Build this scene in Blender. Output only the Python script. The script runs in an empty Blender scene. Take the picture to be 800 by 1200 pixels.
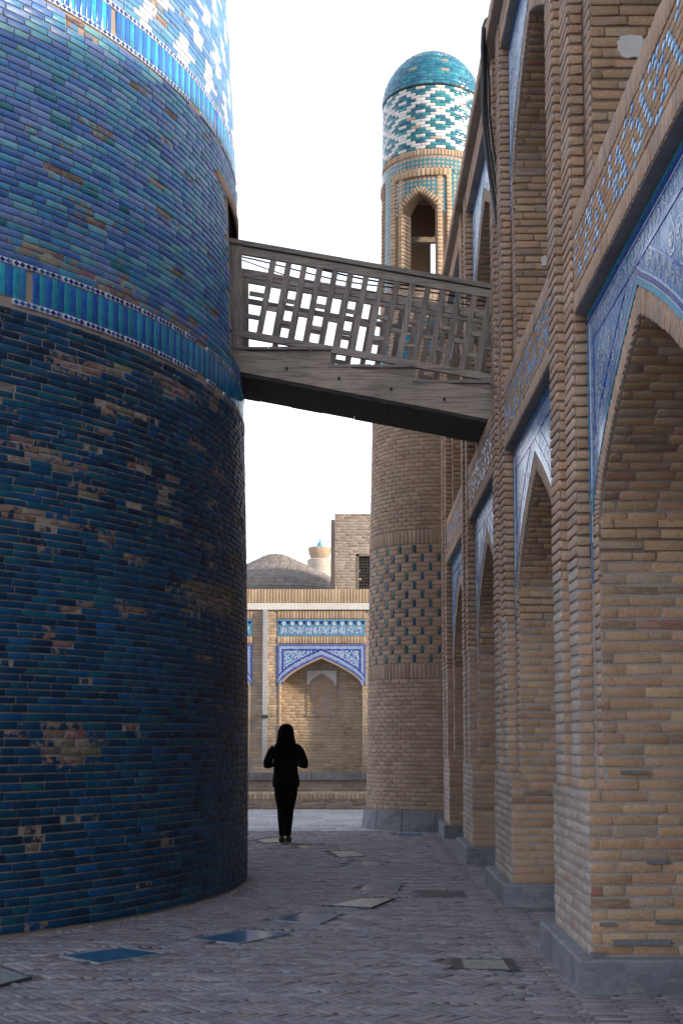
import bpy, bmesh, math, random
import numpy as np
from mathutils import Vector, Matrix, noise as mn
R = math.radians
rnd = random.Random(7)
C = bpy.context.scene.collection
S = bpy.context.scene

# ------------------------------------------------------------------ camera
F_PX, HZ, VX, VDIST = 1500.0, 865.0, 418.0, 16000.0
TH = math.atan(F_PX / VDIST)
PPY = HZ - F_PX * math.tan(TH)
cam_d = bpy.data.cameras.new('camera'); cam = bpy.data.objects.new('camera', cam_d); C.objects.link(cam)
cam_d.sensor_fit = 'VERTICAL'; cam_d.sensor_height = 36.0; cam_d.sensor_width = 24.0
cam_d.lens = F_PX * 36.0 / 1200.0
cam_d.shift_x = -(VX - 400) / 1200.0
cam_d.shift_y = (PPY - 600) / 1200.0
cam.location = (0, 0, 1.5); cam.rotation_euler = (R(90) + TH, 0, 0)
cam_d.clip_end = 5000; cam_d.clip_start = 0.05
S.camera = cam

def at(px, py, Y):
    """world point at distance Y seen at photo pixel (px, py)"""
    a = (px - VX) / F_PX; b = (PPY - py) / F_PX
    c, s = math.cos(TH), math.sin(TH)
    dy = c - b * s; dz = s + b * c
    k = Y / dy
    return Vector((a * k, Y, 1.5 + dz * k))
def ground(px, py, h=0.0):
    p = at(px, py, 1.0); t = (h - 1.5) / (p.z - 1.5)
    return Vector((p.x * t, t, h))
def project(p):
    x, y, z = p[0], p[1], p[2] - 1.5
    c, s = math.cos(TH), math.sin(TH)
    d = y * c + z * s; up = -y * s + z * c
    if d <= 0.1: return None
    return VX + F_PX * x / d, PPY - F_PX * up / d

# ------------------------------------------------------------------ world and sun
SUN_AZ, SUN_EL = R(111), R(17)      # azimuth from +Y towards +X
W = bpy.data.worlds.new('World'); S.world = W; W.use_nodes = True
nt = W.node_tree; nt.nodes.clear()
sky = nt.nodes.new('ShaderNodeTexSky'); sky.sky_type = 'NISHITA'; sky.sun_disc = False
sky.sun_elevation = SUN_EL; sky.sun_rotation = SUN_AZ
sky.air_density = 1.0; sky.dust_density = 2.5; sky.ozone_density = 1.3
bg = nt.nodes.new('ShaderNodeBackground'); bg.inputs[1].default_value = 0.14
out = nt.nodes.new('ShaderNodeOutputWorld')
mixw = nt.nodes.new('ShaderNodeMix'); mixw.data_type = 'RGBA'; mixw.inputs[0].default_value = 0.22
mixw.inputs[7].default_value = (9.2, 9.6, 10.8, 1)      # bright milky haze, thick near the horizon, thinner overhead
tcw = nt.nodes.new('ShaderNodeTexCoord'); sxw = nt.nodes.new('ShaderNodeSeparateXYZ'); mrw = nt.nodes.new('ShaderNodeMapRange')
nt.links.new(tcw.outputs['Generated'], sxw.inputs[0]); nt.links.new(sxw.outputs[2], mrw.inputs[0])
mrw.inputs[1].default_value = .25; mrw.inputs[2].default_value = 1.0; mrw.inputs[3].default_value = .85; mrw.inputs[4].default_value = .12
nt.links.new(mrw.outputs[0], mixw.inputs[0])
nt.links.new(sky.outputs[0], mixw.inputs[6]); nt.links.new(mixw.outputs[2], bg.inputs[0])
nt.links.new(bg.outputs[0], out.inputs[0])
sl = bpy.data.lights.new('sun', 'SUN'); sl.energy = 4.3; sl.angle = R(4); sl.color = (1.0, 0.84, 0.64)
so = bpy.data.objects.new('sun', sl); C.objects.link(so)
sd = Vector((math.sin(SUN_AZ) * math.cos(SUN_EL), math.cos(SUN_AZ) * math.cos(SUN_EL), math.sin(SUN_EL)))
so.rotation_euler = sd.to_track_quat('Z', 'Y').to_euler(); so.location = sd * 60
S.view_settings.view_transform = 'Standard'; S.view_settings.look = 'None'
S.view_settings.exposure = 0.55; S.view_settings.gamma = 1.0
try:
    S.cycles.max_bounces = 6; S.cycles.diffuse_bounces = 4; S.cycles.glossy_bounces = 3
except Exception: pass

# ------------------------------------------------------------------ materials
def new_mat(name):
    m = bpy.data.materials.new(name); m.use_nodes = True
    t = m.node_tree; b = t.nodes['Principled BSDF']
    return m, t, b
def nd(t, typ, **kw):
    n = t.nodes.new(typ)
    for k, v in kw.items():
        if isinstance(k, str) and k.startswith('i'): n.inputs[int(k[1:])].default_value = v
        else: setattr(n, k, v)
    return n
def noise_n(t, scale, detail=4, rough=.6, vec=None):
    n = nd(t, 'ShaderNodeTexNoise'); n.inputs['Scale'].default_value = scale
    n.inputs['Detail'].default_value = detail; n.inputs['Roughness'].default_value = rough
    if vec is not None: t.links.new(vec, n.inputs['Vector'])
    return n
def ramp(t, src, stops):
    r = nd(t, 'ShaderNodeValToRGB'); e = r.color_ramp.elements
    while len(e) < len(stops): e.new(.5)
    for i, (p, c) in enumerate(stops):
        e[i].position = p; e[i].color = c if len(c) == 4 else (*c, 1)
    t.links.new(src, r.inputs[0]); return r
def mixc(t, a, b, fac, mode='MIX'):
    m = nd(t, 'ShaderNodeMix', data_type='RGBA', blend_type=mode)
    for sock, v in ((0, fac), (6, a), (7, b)):
        if hasattr(v, 'links'): t.links.new(v, m.inputs[sock])
        elif sock == 0: m.inputs[0].default_value = v
        else: m.inputs[sock].default_value = (*v, 1) if len(v) == 3 else v
    return m.outputs[2]
def bump(t, b, srcs, dist=.01, strength=.5):
    prev = None
    for s, d in srcs:
        n = nd(t, 'ShaderNodeBump'); n.inputs['Strength'].default_value = strength
        n.inputs['Distance'].default_value = d; t.links.new(s, n.inputs['Height'])
        if prev: t.links.new(prev.outputs[0], n.inputs['Normal'])
        prev = n
    t.links.new(prev.outputs[0], b.inputs['Normal'])

def clay_mat(name, dirt=(.20, .16, .13), dirt_amt=.35, rough=.9, base=None, grey=None, fine=55, vary=(.72, 1.2)):
    """matt clay / mortar / stone: colour from the attribute Col (or base), grain, pits and wear"""
    m, t, b = new_mat(name)
    g = nd(t, 'ShaderNodeNewGeometry'); pos = g.outputs['Position']
    if base is None:
        a = nd(t, 'ShaderNodeAttribute', attribute_name='Col'); col = a.outputs['Color']
    else: col = base
    n1 = noise_n(t, fine, 5, .7, pos); n2 = noise_n(t, 2.3, 5, .6, pos); n3 = noise_n(t, 260, 2, .5, pos)
    r1 = ramp(t, n1.outputs[0], [(.28, (vary[0],) * 3), (.72, (vary[1],) * 3)])
    c = mixc(t, col, r1.outputs[0], 1.0, 'MULTIPLY')
    r2 = ramp(t, n2.outputs[0], [(.45, (0, 0, 0)), (.72, (1, 1, 1))])
    f = nd(t, 'ShaderNodeMath', operation='MULTIPLY'); t.links.new(r2.outputs[0], f.inputs[0]); f.inputs[1].default_value = dirt_amt
    c = mixc(t, c, dirt, f.outputs[0])
    if grey:
        mp4 = nd(t, 'ShaderNodeMapping'); mp4.inputs['Scale'].default_value = (1, 1, 3.2); t.links.new(pos, mp4.inputs[0])
        n4 = noise_n(t, 8, 8, .75, mp4.outputs[0]); r4 = ramp(t, n4.outputs[0], [(.50, (0, 0, 0)), (.60, (1, 1, 1))])
        f4 = nd(t, 'ShaderNodeMath', operation='MULTIPLY'); t.links.new(r4.outputs[0], f4.inputs[0]); f4.inputs[1].default_value = grey[1]
        c = mixc(t, c, grey[0], f4.outputs[0])
    t.links.new(c, b.inputs['Base Color']); b.inputs['Roughness'].default_value = rough
    b.inputs['Specular IOR Level'].default_value = .25
    bump(t, b, [(n1.outputs[0], .006), (n3.outputs[0], .0025)], strength=.8)
    return m
def glaze_mat(name, base=None, rough=(.12, .32), chip=.66, clay=(.27, .19, .14), spec=.5, tint=1.0):
    m, t, b = new_mat(name)
    g = nd(t, 'ShaderNodeNewGeometry'); pos = g.outputs['Position']
    if base is None:
        a = nd(t, 'ShaderNodeAttribute', attribute_name='Col'); col = a.outputs['Color']
    else: col = base
    n1 = noise_n(t, 14, 4, .6, pos); n2 = noise_n(t, 17, 7, .68, pos); n3 = noise_n(t, 5, 2, .5, pos)
    r1 = ramp(t, n1.outputs[0], [(.3, (.7, .74, .78)), (.7, (1.15, 1.12, 1.1))])
    c = mixc(t, col, r1.outputs[0], 1.0, 'MULTIPLY')
    aw = nd(t, 'ShaderNodeAttribute', attribute_name='Col')
    wsum = nd(t, 'ShaderNodeMath', operation='ADD'); t.links.new(n2.outputs[0], wsum.inputs[0]); t.links.new(aw.outputs['Alpha'], wsum.inputs[1])
    r2 = ramp(t, wsum.outputs[0], [(chip, (0, 0, 0)), (chip + .03, (1, 1, 1))])
    c = mixc(t, c, clay, r2.outputs[0])
    t.links.new(c, b.inputs['Base Color'])
    mr = nd(t, 'ShaderNodeMapRange'); t.links.new(n1.outputs[0], mr.inputs[0])
    mr.inputs[1].default_value = .3; mr.inputs[2].default_value = .7; mr.inputs[3].default_value = rough[0]; mr.inputs[4].default_value = rough[1]
    mx = nd(t, 'ShaderNodeMath', operation='MAXIMUM'); t.links.new(mr.outputs[0], mx.inputs[0])
    ml = nd(t, 'ShaderNodeMath', operation='MULTIPLY'); t.links.new(r2.outputs[0], ml.inputs[0]); ml.inputs[1].default_value = .85
    t.links.new(ml.outputs[0], mx.inputs[1]); t.links.new(mx.outputs[0], b.inputs['Roughness'])
    b.inputs['Specular IOR Level'].default_value = spec
    bump(t, b, [(n3.outputs[0], .012), (n2.outputs[0], .0015)], strength=.5)
    return m
def wood_mat(name, c1, c2, axis=(3, 60, 60), rough=.8):
    m, t, b = new_mat(name)
    g = nd(t, 'ShaderNodeNewGeometry')
    mp = nd(t, 'ShaderNodeMapping'); mp.inputs['Scale'].default_value = axis; t.links.new(g.outputs['Position'], mp.inputs[0])
    n1 = noise_n(t, 1.0, 6, .65, mp.outputs[0]); n2 = noise_n(t, 1.6, 4, .6, g.outputs['Position'])
    r1 = ramp(t, n1.outputs[0], [(.3, c1), (.55, c2), (.75, tuple(x * .8 for x in c2))])
    c = mixc(t, r1.outputs[0], (.08, .07, .065), .0)
    r2 = ramp(t, n2.outputs[0], [(.35, (.75, .75, .78)), (.7, (1.15, 1.12, 1.1))])
    c = mixc(t, c, r2.outputs[0], 1.0, 'MULTIPLY')
    a = nd(t, 'ShaderNodeAttribute', attribute_name='Col'); c = mixc(t, c, a.outputs['Color'], 1.0, 'MULTIPLY')
    t.links.new(c, b.inputs['Base Color']); b.inputs['Roughness'].default_value = rough
    bump(t, b, [(n1.outputs[0], .006)], strength=.9)
    return m
def flat_mat(name, col, rough=.6, spec=.4, metal=0, nscale=30, amt=.25):
    m, t, b = new_mat(name)
    g = nd(t, 'ShaderNodeNewGeometry'); n = noise_n(t, nscale, 4, .6, g.outputs['Position'])
    r = ramp(t, n.outputs[0], [(.3, tuple(x * (1 - amt) for x in col)), (.7, tuple(x * (1 + amt) for x in col))])
    t.links.new(r.outputs[0], b.inputs['Base Color']); b.inputs['Roughness'].default_value = rough
    b.inputs['Specular IOR Level'].default_value = spec; b.inputs['Metallic'].default_value = metal
    bump(t, b, [(n.outputs[0], .002)], strength=.4)
    return m

M_BRICK = clay_mat('clay_brick', grey=((.45, .385, .33), .45), dirt=(.24, .165, .115), dirt_amt=.45)
M_BRICK_LOW = M_BRICK
M_MORTAR = clay_mat('mortar', base=(.42, .37, .335), dirt=(.16, .13, .11), dirt_amt=.5, fine=70)
M_MORTAR_C = clay_mat('mortar_raked_shaded', dirt=(.22, .17, .13), dirt_amt=.4, fine=70)
M_MORTAR_D = clay_mat('mortar_grey', base=(.37, .31, .265), dirt=(.22, .175, .15), dirt_amt=.4, fine=70)
M_GLAZE = glaze_mat('blue_glaze', chip=.665, rough=(.32, .52), spec=.4, clay=(.24, .17, .13))
M_TILE = glaze_mat('tile_glaze', rough=(.10, .25), chip=.80)
M_PAVE = clay_mat('paving_brick', dirt=(.14, .13, .145), dirt_amt=.55, rough=.62, grey=((.34, .335, .37), .5), fine=40)
M_SLAB = clay_mat('paving_slab', dirt=(.34, .34, .36), dirt_amt=.4, rough=.85, fine=25)
M_STONE = clay_mat('plinth_stone', base=(.23, .25, .28), grey=((.34, .33, .33), .5), dirt=(.09, .095, .11), dirt_amt=.75, rough=.7, fine=18, vary=(.8, 1.12))
M_PLASTER = clay_mat('white_plaster', base=(.74, .73, .72), dirt=(.52, .47, .43), dirt_amt=.4, fine=20, vary=(.9, 1.05))
M_WOOD = wood_mat('weathered_wood', (.15, .125, .105), (.43, .37, .31), axis=(2.5, 45, 45))
M_WOODV = wood_mat('weathered_wood_upright', (.14, .12, .10), (.38, .325, .275), axis=(45, 45, 3))
M_DARKWOOD = wood_mat('dark_wood', (.015, .014, .013), (.05, .045, .042), axis=(3, 40, 40))  # near-black; on the bridge soffit it paints in the underside shade
M_BLACK = flat_mat('black_cable', (.015, .015, .018), .5)
M_METAL = flat_mat('steel_frame', (.10, .11, .13), .4, .5, .6)
M_GLASS = flat_mat('floor_glass', (.05, .16, .31), .12, 1.0, 0, 9, .3)  # blue base colour paints in the reflected minaret
M_GLASS_G = flat_mat('dusty_floor_glass', (.31, .345, .34), .25, .6, 0, 14, .25)
M_PIPE = flat_mat('grey_downpipe', (.40, .42, .45), .5, .4)
M_DARK = flat_mat('dark_interior', (.03, .022, .018), .9, .1)

# ------------------------------------------------------------------ object helpers
WO = {}       # world origin of every parent
def mesh_obj(name, V, F, mat, parent=None, cols=None, origin=None, smooth=False):
    V = np.asarray(V, dtype=np.float64)
    o0 = np.array(origin) if origin is not None else (V.min(0) + V.max(0)) / 2
    me = bpy.data.meshes.new(name)
    if isinstance(F, np.ndarray) and F.ndim == 2:
        n, k = F.shape
        me.vertices.add(len(V)); me.vertices.foreach_set('co', (V - o0).astype(np.float32).ravel())
        me.loops.add(n * k); me.loops.foreach_set('vertex_index', F.astype(np.int32).ravel())
        me.polygons.add(n); me.polygons.foreach_set('loop_start', np.arange(0, n * k, k, dtype=np.int32))
        me.update(calc_edges=True)
    else:
        me.from_pydata([tuple(v) for v in (V - o0)], [], [tuple(int(i) for i in f) for f in F]); me.update()
    ca = me.color_attributes.new('Col', 'FLOAT_COLOR', 'POINT')
    if cols is None: arr = np.ones((len(V), 4), np.float32); arr[:, 3] = 0
    else:
        cc = np.asarray(cols, np.float32)
        if cc.ndim == 1: cc = np.repeat(cc[None, :], len(V), 0)
        arr = np.zeros((len(V), 4), np.float32); arr[:, :cc.shape[1]] = cc
    ca.data.foreach_set('color', arr.ravel())
    if smooth: me.polygons.foreach_set('use_smooth', [True] * len(me.polygons))
    me.materials.append(mat)
    ob = bpy.data.objects.new(name, me); C.objects.link(ob)
    po = WO.get(parent.name, np.zeros(3)) if parent else np.zeros(3)
    if parent: ob.parent = parent
    ob.location = tuple(o0 - po); WO[ob.name] = o0
    return ob
def thing(name, label, cat, loc, group=None):
    o = bpy.data.objects.new(name, None); C.objects.link(o); o.empty_display_size = .3
    o.location = loc; WO[o.name] = np.array(loc, float); o['label'] = label; o['category'] = cat
    if group: o['group'] = group
    return o
def tag(o, label, cat, group=None):
    o['label'] = label; o['category'] = cat
    if group: o['group'] = group
    return o
class MB:
    def __init__(s): s.v = []; s.f = []; s.c = []
    def add(s, V, F, col=(1, 1, 1)):
        b = len(s.v); s.v += [tuple(x) for x in V]; s.f += [tuple(i + b for i in f) for f in F]; s.c += [col] * len(V)
    def box(s, lo, hi, col=(1, 1, 1)):
        x0, y0, z0 = lo; x1, y1, z1 = hi
        s.add([(x0, y0, z0), (x1, y0, z0), (x1, y1, z0), (x0, y1, z0), (x0, y0, z1), (x1, y0, z1), (x1, y1, z1), (x0, y1, z1)],
              [(0, 3, 2, 1), (4, 5, 6, 7), (0, 1, 5, 4), (1, 2, 6, 5), (2, 3, 7, 6), (3, 0, 4, 7)], col)
    def hexa(s, a, b, col=(1, 1, 1)):        # two quads (4 pts each) joined
        s.add(list(a) + list(b), [(3, 2, 1, 0), (4, 5, 6, 7), (0, 1, 5, 4), (1, 2, 6, 5), (2, 3, 7, 6), (3, 0, 4, 7)], col)
    def bar(s, p, q, w, h, up=Vector((0, 0, 1)), col=(1, 1, 1)):
        p = Vector(p); q = Vector(q); d = (q - p).normalized(); side = d.cross(up).normalized(); u = side.cross(d)
        a = [p + side * x * w / 2 + u * y * h / 2 for x, y in ((-1, -1), (1, -1), (1, 1), (-1, 1))]
        b = [q + side * x * w / 2 + u * y * h / 2 for x, y in ((-1, -1), (1, -1), (1, 1), (-1, 1))]
        s.hexa(a, b, col)
    def prism(s, poly, z0, z1, col=(1, 1, 1)):   # poly of (x,y) CCW
        n = len(poly)
        V = [(x, y, z0) for x, y in poly] + [(x, y, z1) for x, y in poly]
        F = [tuple(range(n - 1, -1, -1)), tuple(range(n, 2 * n))] + [(i, (i + 1) % n, n + (i + 1) % n, n + i) for i in range(n)]
        s.add(V, F, col)
    def tube(s, pts, r, n=6, col=(1, 1, 1)):
        pts = [Vector(p) for p in pts]; V = []
        for i, p in enumerate(pts):
            d = (pts[min(i + 1, len(pts) - 1)] - pts[max(i - 1, 0)]).normalized()
            a = d.cross(Vector((.3, .9, .2))).normalized(); b = d.cross(a)
            rr = r[i] if isinstance(r, (list, tuple)) else r
            V += [p + (a * math.cos(2 * math.pi * k / n) + b * math.sin(2 * math.pi * k / n)) * rr for k in range(n)]
        F = [(i * n + k, i * n + (k + 1) % n, (i + 1) * n + (k + 1) % n, (i + 1) * n + k) for i in range(len(pts) - 1) for k in range(n)]
        F += [tuple(range(n - 1, -1, -1)), tuple(range((len(pts) - 1) * n, len(pts) * n))]
        s.add(V, F, col)
    def build(s, name, mat, parent=None, smooth=False):
        return mesh_obj(name, s.v, s.f, mat, parent, np.array(s.c), smooth=smooth)

BF = np.array([(8, 9, 10, 11), (4, 5, 9, 8), (5, 6, 10, 9), (6, 7, 11, 10), (7, 4, 8, 11),
               (0, 1, 5, 4), (1, 2, 6, 5), (2, 3, 7, 6), (3, 0, 4, 7)], dtype=np.int32)
class Bricks:
    """a set of bricks lying on surfaces; the 300 that show largest become parts, the rest one part of kind stuff"""
    def __init__(s): s.rows = []
    def add(s, o, u, v, n, hu, hv, prot, col, jit=.003, ch=.004, wear=0., tilt=None):
        s.rows.append((o[0], o[1], o[2], u[0], u[1], u[2], v[0], v[1], v[2], n[0], n[1], n[2], hu, hv, prot, col[0], col[1], col[2], jit, ch, wear, jit if tilt is None else tilt))
    def build(s, name, rest, mat, parent, limit=300, minpx=6, part_label=None):
        if not s.rows: return
        A = np.array(s.rows); N = len(A); rg = np.random.RandomState(N % 1000)
        o, u, v, n = A[:, 0:3], A[:, 3:6], A[:, 6:9], A[:, 9:12]
        hu, hv, pr, jit, ch = A[:, 12], A[:, 13], A[:, 14], A[:, 18], A[:, 19]
        V = np.zeros((N, 12, 3))
        sg = [(-1, -1), (1, -1), (1, 1), (-1, 1)]
        pr = pr + (rg.rand(N) - .5) * .8 * jit
        til = A[:, 21]; tu = (rg.rand(N) - .5) * til * .9; tv = (rg.rand(N) - .5) * til * .25
        for k, (a, b) in enumerate(sg):
            ju = (rg.rand(N) - .5) * 2 * jit; jv = (rg.rand(N) - .5) * 1.4 * jit
            top = pr + a * tu + b * tv
            cu = np.minimum(ch * (1 + rg.rand(N)), hu * .45); cv = np.minimum(ch * (.7 + .8 * rg.rand(N)), hv * .45)
            for lvl, (nn, du, dv) in enumerate(((-.012 + 0 * pr, 0 * cu, 0 * cv), (top - ch * .7, 0 * cu, 0 * cv), (top, cu, cv))):
                pu = a * (hu - du) + ju; pv = b * (hv - dv) + jv
                V[:, lvl * 4 + k] = o + u * pu[:, None] + v * pv[:, None] + n * nn[:, None]
        Fl = BF
        hand = np.einsum('ij,ij->i', np.cross(u, v), n)
        cols = np.concatenate([A[:, 15:18], A[:, 20:21]], 1)
        # size in the photograph
        px = np.zeros(N)
        camp = np.array([0, 0, 1.5])
        d = o - camp; facing = -np.einsum('ij,ij->i', d, n) / np.linalg.norm(d, axis=1)
        c_, s_ = math.cos(TH), math.sin(TH)
        dep = d[:, 1] * c_ + d[:, 2] * s_
        X = VX + F_PX * d[:, 0] / np.maximum(dep, .1); Y = PPY - F_PX * (-d[:, 1] * s_ + d[:, 2] * c_) / np.maximum(dep, .1)
        ok = (dep > .5) & (X > 0) & (X < 800) & (Y > 0) & (Y < 1200) & (facing > .01)
        px = np.where(ok, hu * hv * 4 * facing * (F_PX / np.maximum(dep, .1)) ** 2, 0)
        order = np.argsort(-px); k = int(min(limit, (px > minpx).sum())); pick = set(order[:k].tolist())
        for i in order[:k]:
            f = Fl if hand[i] > 0 else Fl[:, ::-1]
            mesh_obj(name, V[i], f.copy(), mat, parent, np.repeat(cols[i][None], 12, 0), origin=o[i])
        rest_i = np.array([i for i in range(N) if i not in pick], dtype=int)
        if len(rest_i):
            VV = V[rest_i].reshape(-1, 3); base = (np.arange(len(rest_i)) * 12)[:, None, None]
            FF = np.repeat(Fl[None], len(rest_i), 0)
            FF = np.where((hand[rest_i] > 0)[:, None, None], FF, FF[:, :, ::-1]) + base
            ob = mesh_obj(rest, VV, FF.reshape(-1, 4), mat, parent, np.repeat(cols[rest_i], 12, 0))
            ob['kind'] = 'stuff'

PAL_TAN = [((.52, .335, .215), 5), ((.54, .36, .235), 4), ((.49, .305, .19), 4), ((.53, .32, .21), 3), ((.45, .275, .17), 1.5), ((.49, .345, .24), 2)]
PAL_JAMB = [((.52, .335, .20), 5), ((.54, .37, .22), 4), ((.47, .295, .175), 4), ((.52, .315, .20), 3), ((.40, .20, .14), .5), ((.32, .22, .15), .8), ((.42, .32, .22), 2)]
PAL_PINK = [((.53, .36, .265), 5), ((.55, .385, .29), 4), ((.50, .345, .255), 3), ((.53, .33, .245), 2), ((.49, .365, .29), 3)]
PAL_PALE = [((.50, .42, .37), 5), ((.47, .41, .375), 4), ((.54, .455, .395), 4), ((.50, .36, .30), 1.5), ((.42, .36, .325), 2)]
PAL_FAR = [((.54, .41, .28), 5), ((.58, .45, .31), 4), ((.49, .365, .245), 4), ((.53, .38, .26), 2)]
PAL_GREY = [((.36, .31, .26), 4), ((.33, .28, .23), 4), ((.40, .35, .29), 3), ((.29, .24, .20), 2)]
def pick(pal, r=rnd):
    x = r.random() * sum(w for _, w in pal)
    for c, w in pal:
        x -= w
        if x <= 0: break
    k = .88 + .24 * r.random()
    return tuple(a * k for a in c)

def wall(bs, P0, u, n, L, h0, h1, pal, pitch=.07, bl=.275, joint=.018, prot=.0045, jit=.005, skip=None, ch=.002, phase=0):
    """running bond courses on a vertical wall starting at P0, running L metres along u"""
    u = np.array(u, float); n = np.array(n, float); v = np.array((0, 0, 1.)); P0 = np.array(P0, float)
    nr = max(1, int(round((h1 - h0) / pitch))); p = (h1 - h0) / nr
    for r in range(nr):
        hc = h0 + (r + .5) * p
        x = -(rnd.random() * .5 + (.5 if (r + phase) % 2 else 0)) * bl if L > bl * 1.2 else 0
        while x < L - .01:
            w = (bl if rnd.random() > .12 else bl * .5) + (rnd.random() - .5) * .02
            if L <= bl * 1.2: w = L
            a = max(x, 0); b = min(x + w, L)
            if L - b < .05: b = L
            x = b if b == L else x + w
            if b - a < .03: continue
            uc = (a + b) / 2
            if skip and skip(uc, hc, (b - a) / 2): continue
            o = P0 + u * uc + v * hc
            bs.add(o, u, v, n, (b - a) / 2 - joint / 2 * (.15 + .8 * rnd.random() ** 2), p / 2 - joint / 2 * (.7 + .6 * rnd.random()), prot + (.007 if hc > 2.6 and P0[1] < 24 else 0), pick(pal), jit, ch)

def soldier(bs, P0, u, n, L, h0, h1, pal, bw=.07, joint=.013, prot=.009, jit=.003):
    u = np.array(u, float); n = np.array(n, float); P0 = np.array(P0, float); v = np.array((0, 0, 1.))
    k = max(1, int(round(L / bw))); w = L / k
    for i in range(k):
        o = P0 + u * (i + .5) * w + v * (h0 + h1) / 2
        bs.add(o, v, -u, n, (h1 - h0) / 2 - joint / 2, w / 2 - joint / 2, prot, pick(pal), jit, .002)

# ------------------------------------------------------------------ ground and paving
ZPAVE = 21.0
g = MB(); g.box((-400, -300, -.5), (400, 700, -.06)); go = g.build('ground', clay_mat('dusty_ground', base=(.27, .24, .21), fine=6)); go['kind'] = 'structure'
g = MB(); g.box((-12, -6, -.059), (12, ZPAVE, -.012)); pav = g.build('lane_pavement', clay_mat('paving_joint', base=(.19, .175, .17), dirt=(.11, .10, .10), dirt_amt=.5, fine=50)); pav['kind'] = 'structure'
KX, KY, KR = -6.80, 13.63, 5.63
panels = [  # pixel quads of the floor lights, kind
    ([(-32, 1131), (0, 1133), (38, 1146), (-4, 1156)], 'g'), ([(69, 1120), (145, 1110), (196, 1117), (116, 1129)], 'b'),
    ([(222, 1100), (288, 1090), (345, 1092.5), (280, 1106)], 'b'), ([(319, 1078), (351, 1070), (401, 1071), (375, 1083)], 'b'),
    ([(383, 1061), (421.6, 1052.5), (462, 1052.8), (435, 1064)], 'g'), ([(418, 1043.7), (428, 1036.5), (470.6, 1036), (465.5, 1044)], 'b'),
    ([(406, 1014), (415, 1008.3), (455, 1009.6), (442, 1015)], 'b'), ([(386, 997.5), (415, 997.0), (428, 1003), (398, 1004.8)], 'g'),
    ([(347, 990.2), (381, 989.8), (388, 993.9), (354, 994.9)], 'b'), ([(300, 984.3), (324, 981.5), (334, 987), (310, 988.2)], 'g'),
    ([(528, 1124), (599, 1124.5), (609, 1137.6), (531.6, 1136)], 'f'), ([(492.5, 1043.7), (543, 1045), (546.5, 1051.2), (494, 1051)], 'd'),
    ([(464, 976.6), (496, 976.6), (497.6, 979.6), (465.5, 979.6)], 'b')]
pq = [[ground(x, y) for x, y in q] for q, _ in panels]
def in_panel(x, y, m=.03):
    for q in pq:
        c = sum(q, Vector()) / 4
        if abs(x - c.x) + abs(y - c.y) > 1.2: continue
        inside = True
        sgn = 1 if (q[1] - q[0]).cross(q[2] - q[1]).z > 0 else -1
        for i in range(4):
            a, b = q[i], q[(i + 1) % 4]; e = b - a
            dd = sgn * (e.x * (y - a.y) - e.y * (x - a.x)) / e.length
            if dd < -m: inside = False; break
        if inside: return True
    return False
PAL_PAVE = [((.265, .25, .28), 5), ((.24, .23, .26), 4), ((.30, .285, .31), 3), ((.20, .185, .21), 2.5), ((.29, .255, .25), 2)]
pb = Bricks(); Wd = .054; NB = 4; a45 = R(131)
ca, sa = math.cos(a45), math.sin(a45)
X_EDGE = 1.02
def visible_ground(x, y):
    if y < 5.9 or y > ZPAVE or x < -4.6: return False
    if (x - KX) ** 2 + (y - KY) ** 2 < (KR - .05) ** 2: return False
    p = project((x, y, 0)); return p is not None and -150 < p[0] < 950
for i in range(-460, 460):
    for j in range(-460, 460):
        k = (i - j) % (2 * NB)
        if k == 0: cx, cy, horiz = (i + NB / 2) * Wd, (j + .5) * Wd, True
        elif k == NB: cx, cy, horiz = (i + .5) * Wd, (j + 1 - NB / 2) * Wd, False
        else: continue
        if k == NB: cy = (j + 1 - NB / 2) * Wd + (0)
        x = cx * ca - cy * sa; y = cx * sa + cy * ca + 13
        if x > X_EDGE or not visible_ground(x, y) or in_panel(x, y, .07): continue
        u = (ca, sa, 0) if horiz else (-sa, ca, 0); v = (-sa, ca, 0) if horiz else (-ca, -sa, 0)
        lift = .006 * mn.noise(Vector((x * 1.7, y * 1.7, 0))) + .003 * mn.noise(Vector((x * 9, y * 9, 4)))
        w = mn.noise(Vector((x * 1.1, y * .8, 9)))
        kk = 1 + .22 * w
        pb.add((x, y, -.008 + lift), u, v, (0, 0, 1), NB * Wd / 2 - .004, Wd / 2 - .0035, .008 + rnd.random() * .004, tuple(c * kk for c in pick(PAL_PAVE)), .006, .007)
for r in range(int((ZPAVE - 5.5) / .062)):     # straight header strip beside the pillars
    y = 5.5 + r * .062; x = X_EDGE + .13 + (.06 if r % 2 else 0) - .06
    while x < 2.9:
        if visible_ground(x, y) and not in_panel(x, y, .05) and x < 2.8:
            pb.add((x, y, -.008 + .005 * mn.noise(Vector((x * 2, y * 2, 3)))), (1, 0, 0), (0, 1, 0), (0, 0, 1), .12, .027, .009, pick(PAL_PAVE), .005, .006)
        x += .25
pb.build('paving_brick', 'paving_brick_field', M_PAVE, pav, minpx=20)

g = MB(); g.box((-14, ZPAVE, -.059), (14, 27.4, -.014)); sq = g.build('square_pavement', M_MORTAR); sq['kind'] = 'structure'
sb = Bricks(); y = ZPAVE
PAL_SLAB = [((.50, .51, .54), 5), ((.54, .55, .58), 4), ((.46, .47, .50), 3)]
for r in range(16):
    w = .40; x = -6 + (r % 2) * .3
    while x < 5:
        L = rnd.choice((.42, .6, .6, .75))
        sb.add((x + L / 2, ZPAVE + (r + .5) * .4, -.012), (1, 0, 0), (0, 1, 0), (0, 0, 1), L / 2 - .006, .2 - .006, .011, pick(PAL_SLAB), .003, .004)
        x += L
sb.build('paving_slab', 'paving_slab_field', M_SLAB, sq, minpx=20)

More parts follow.
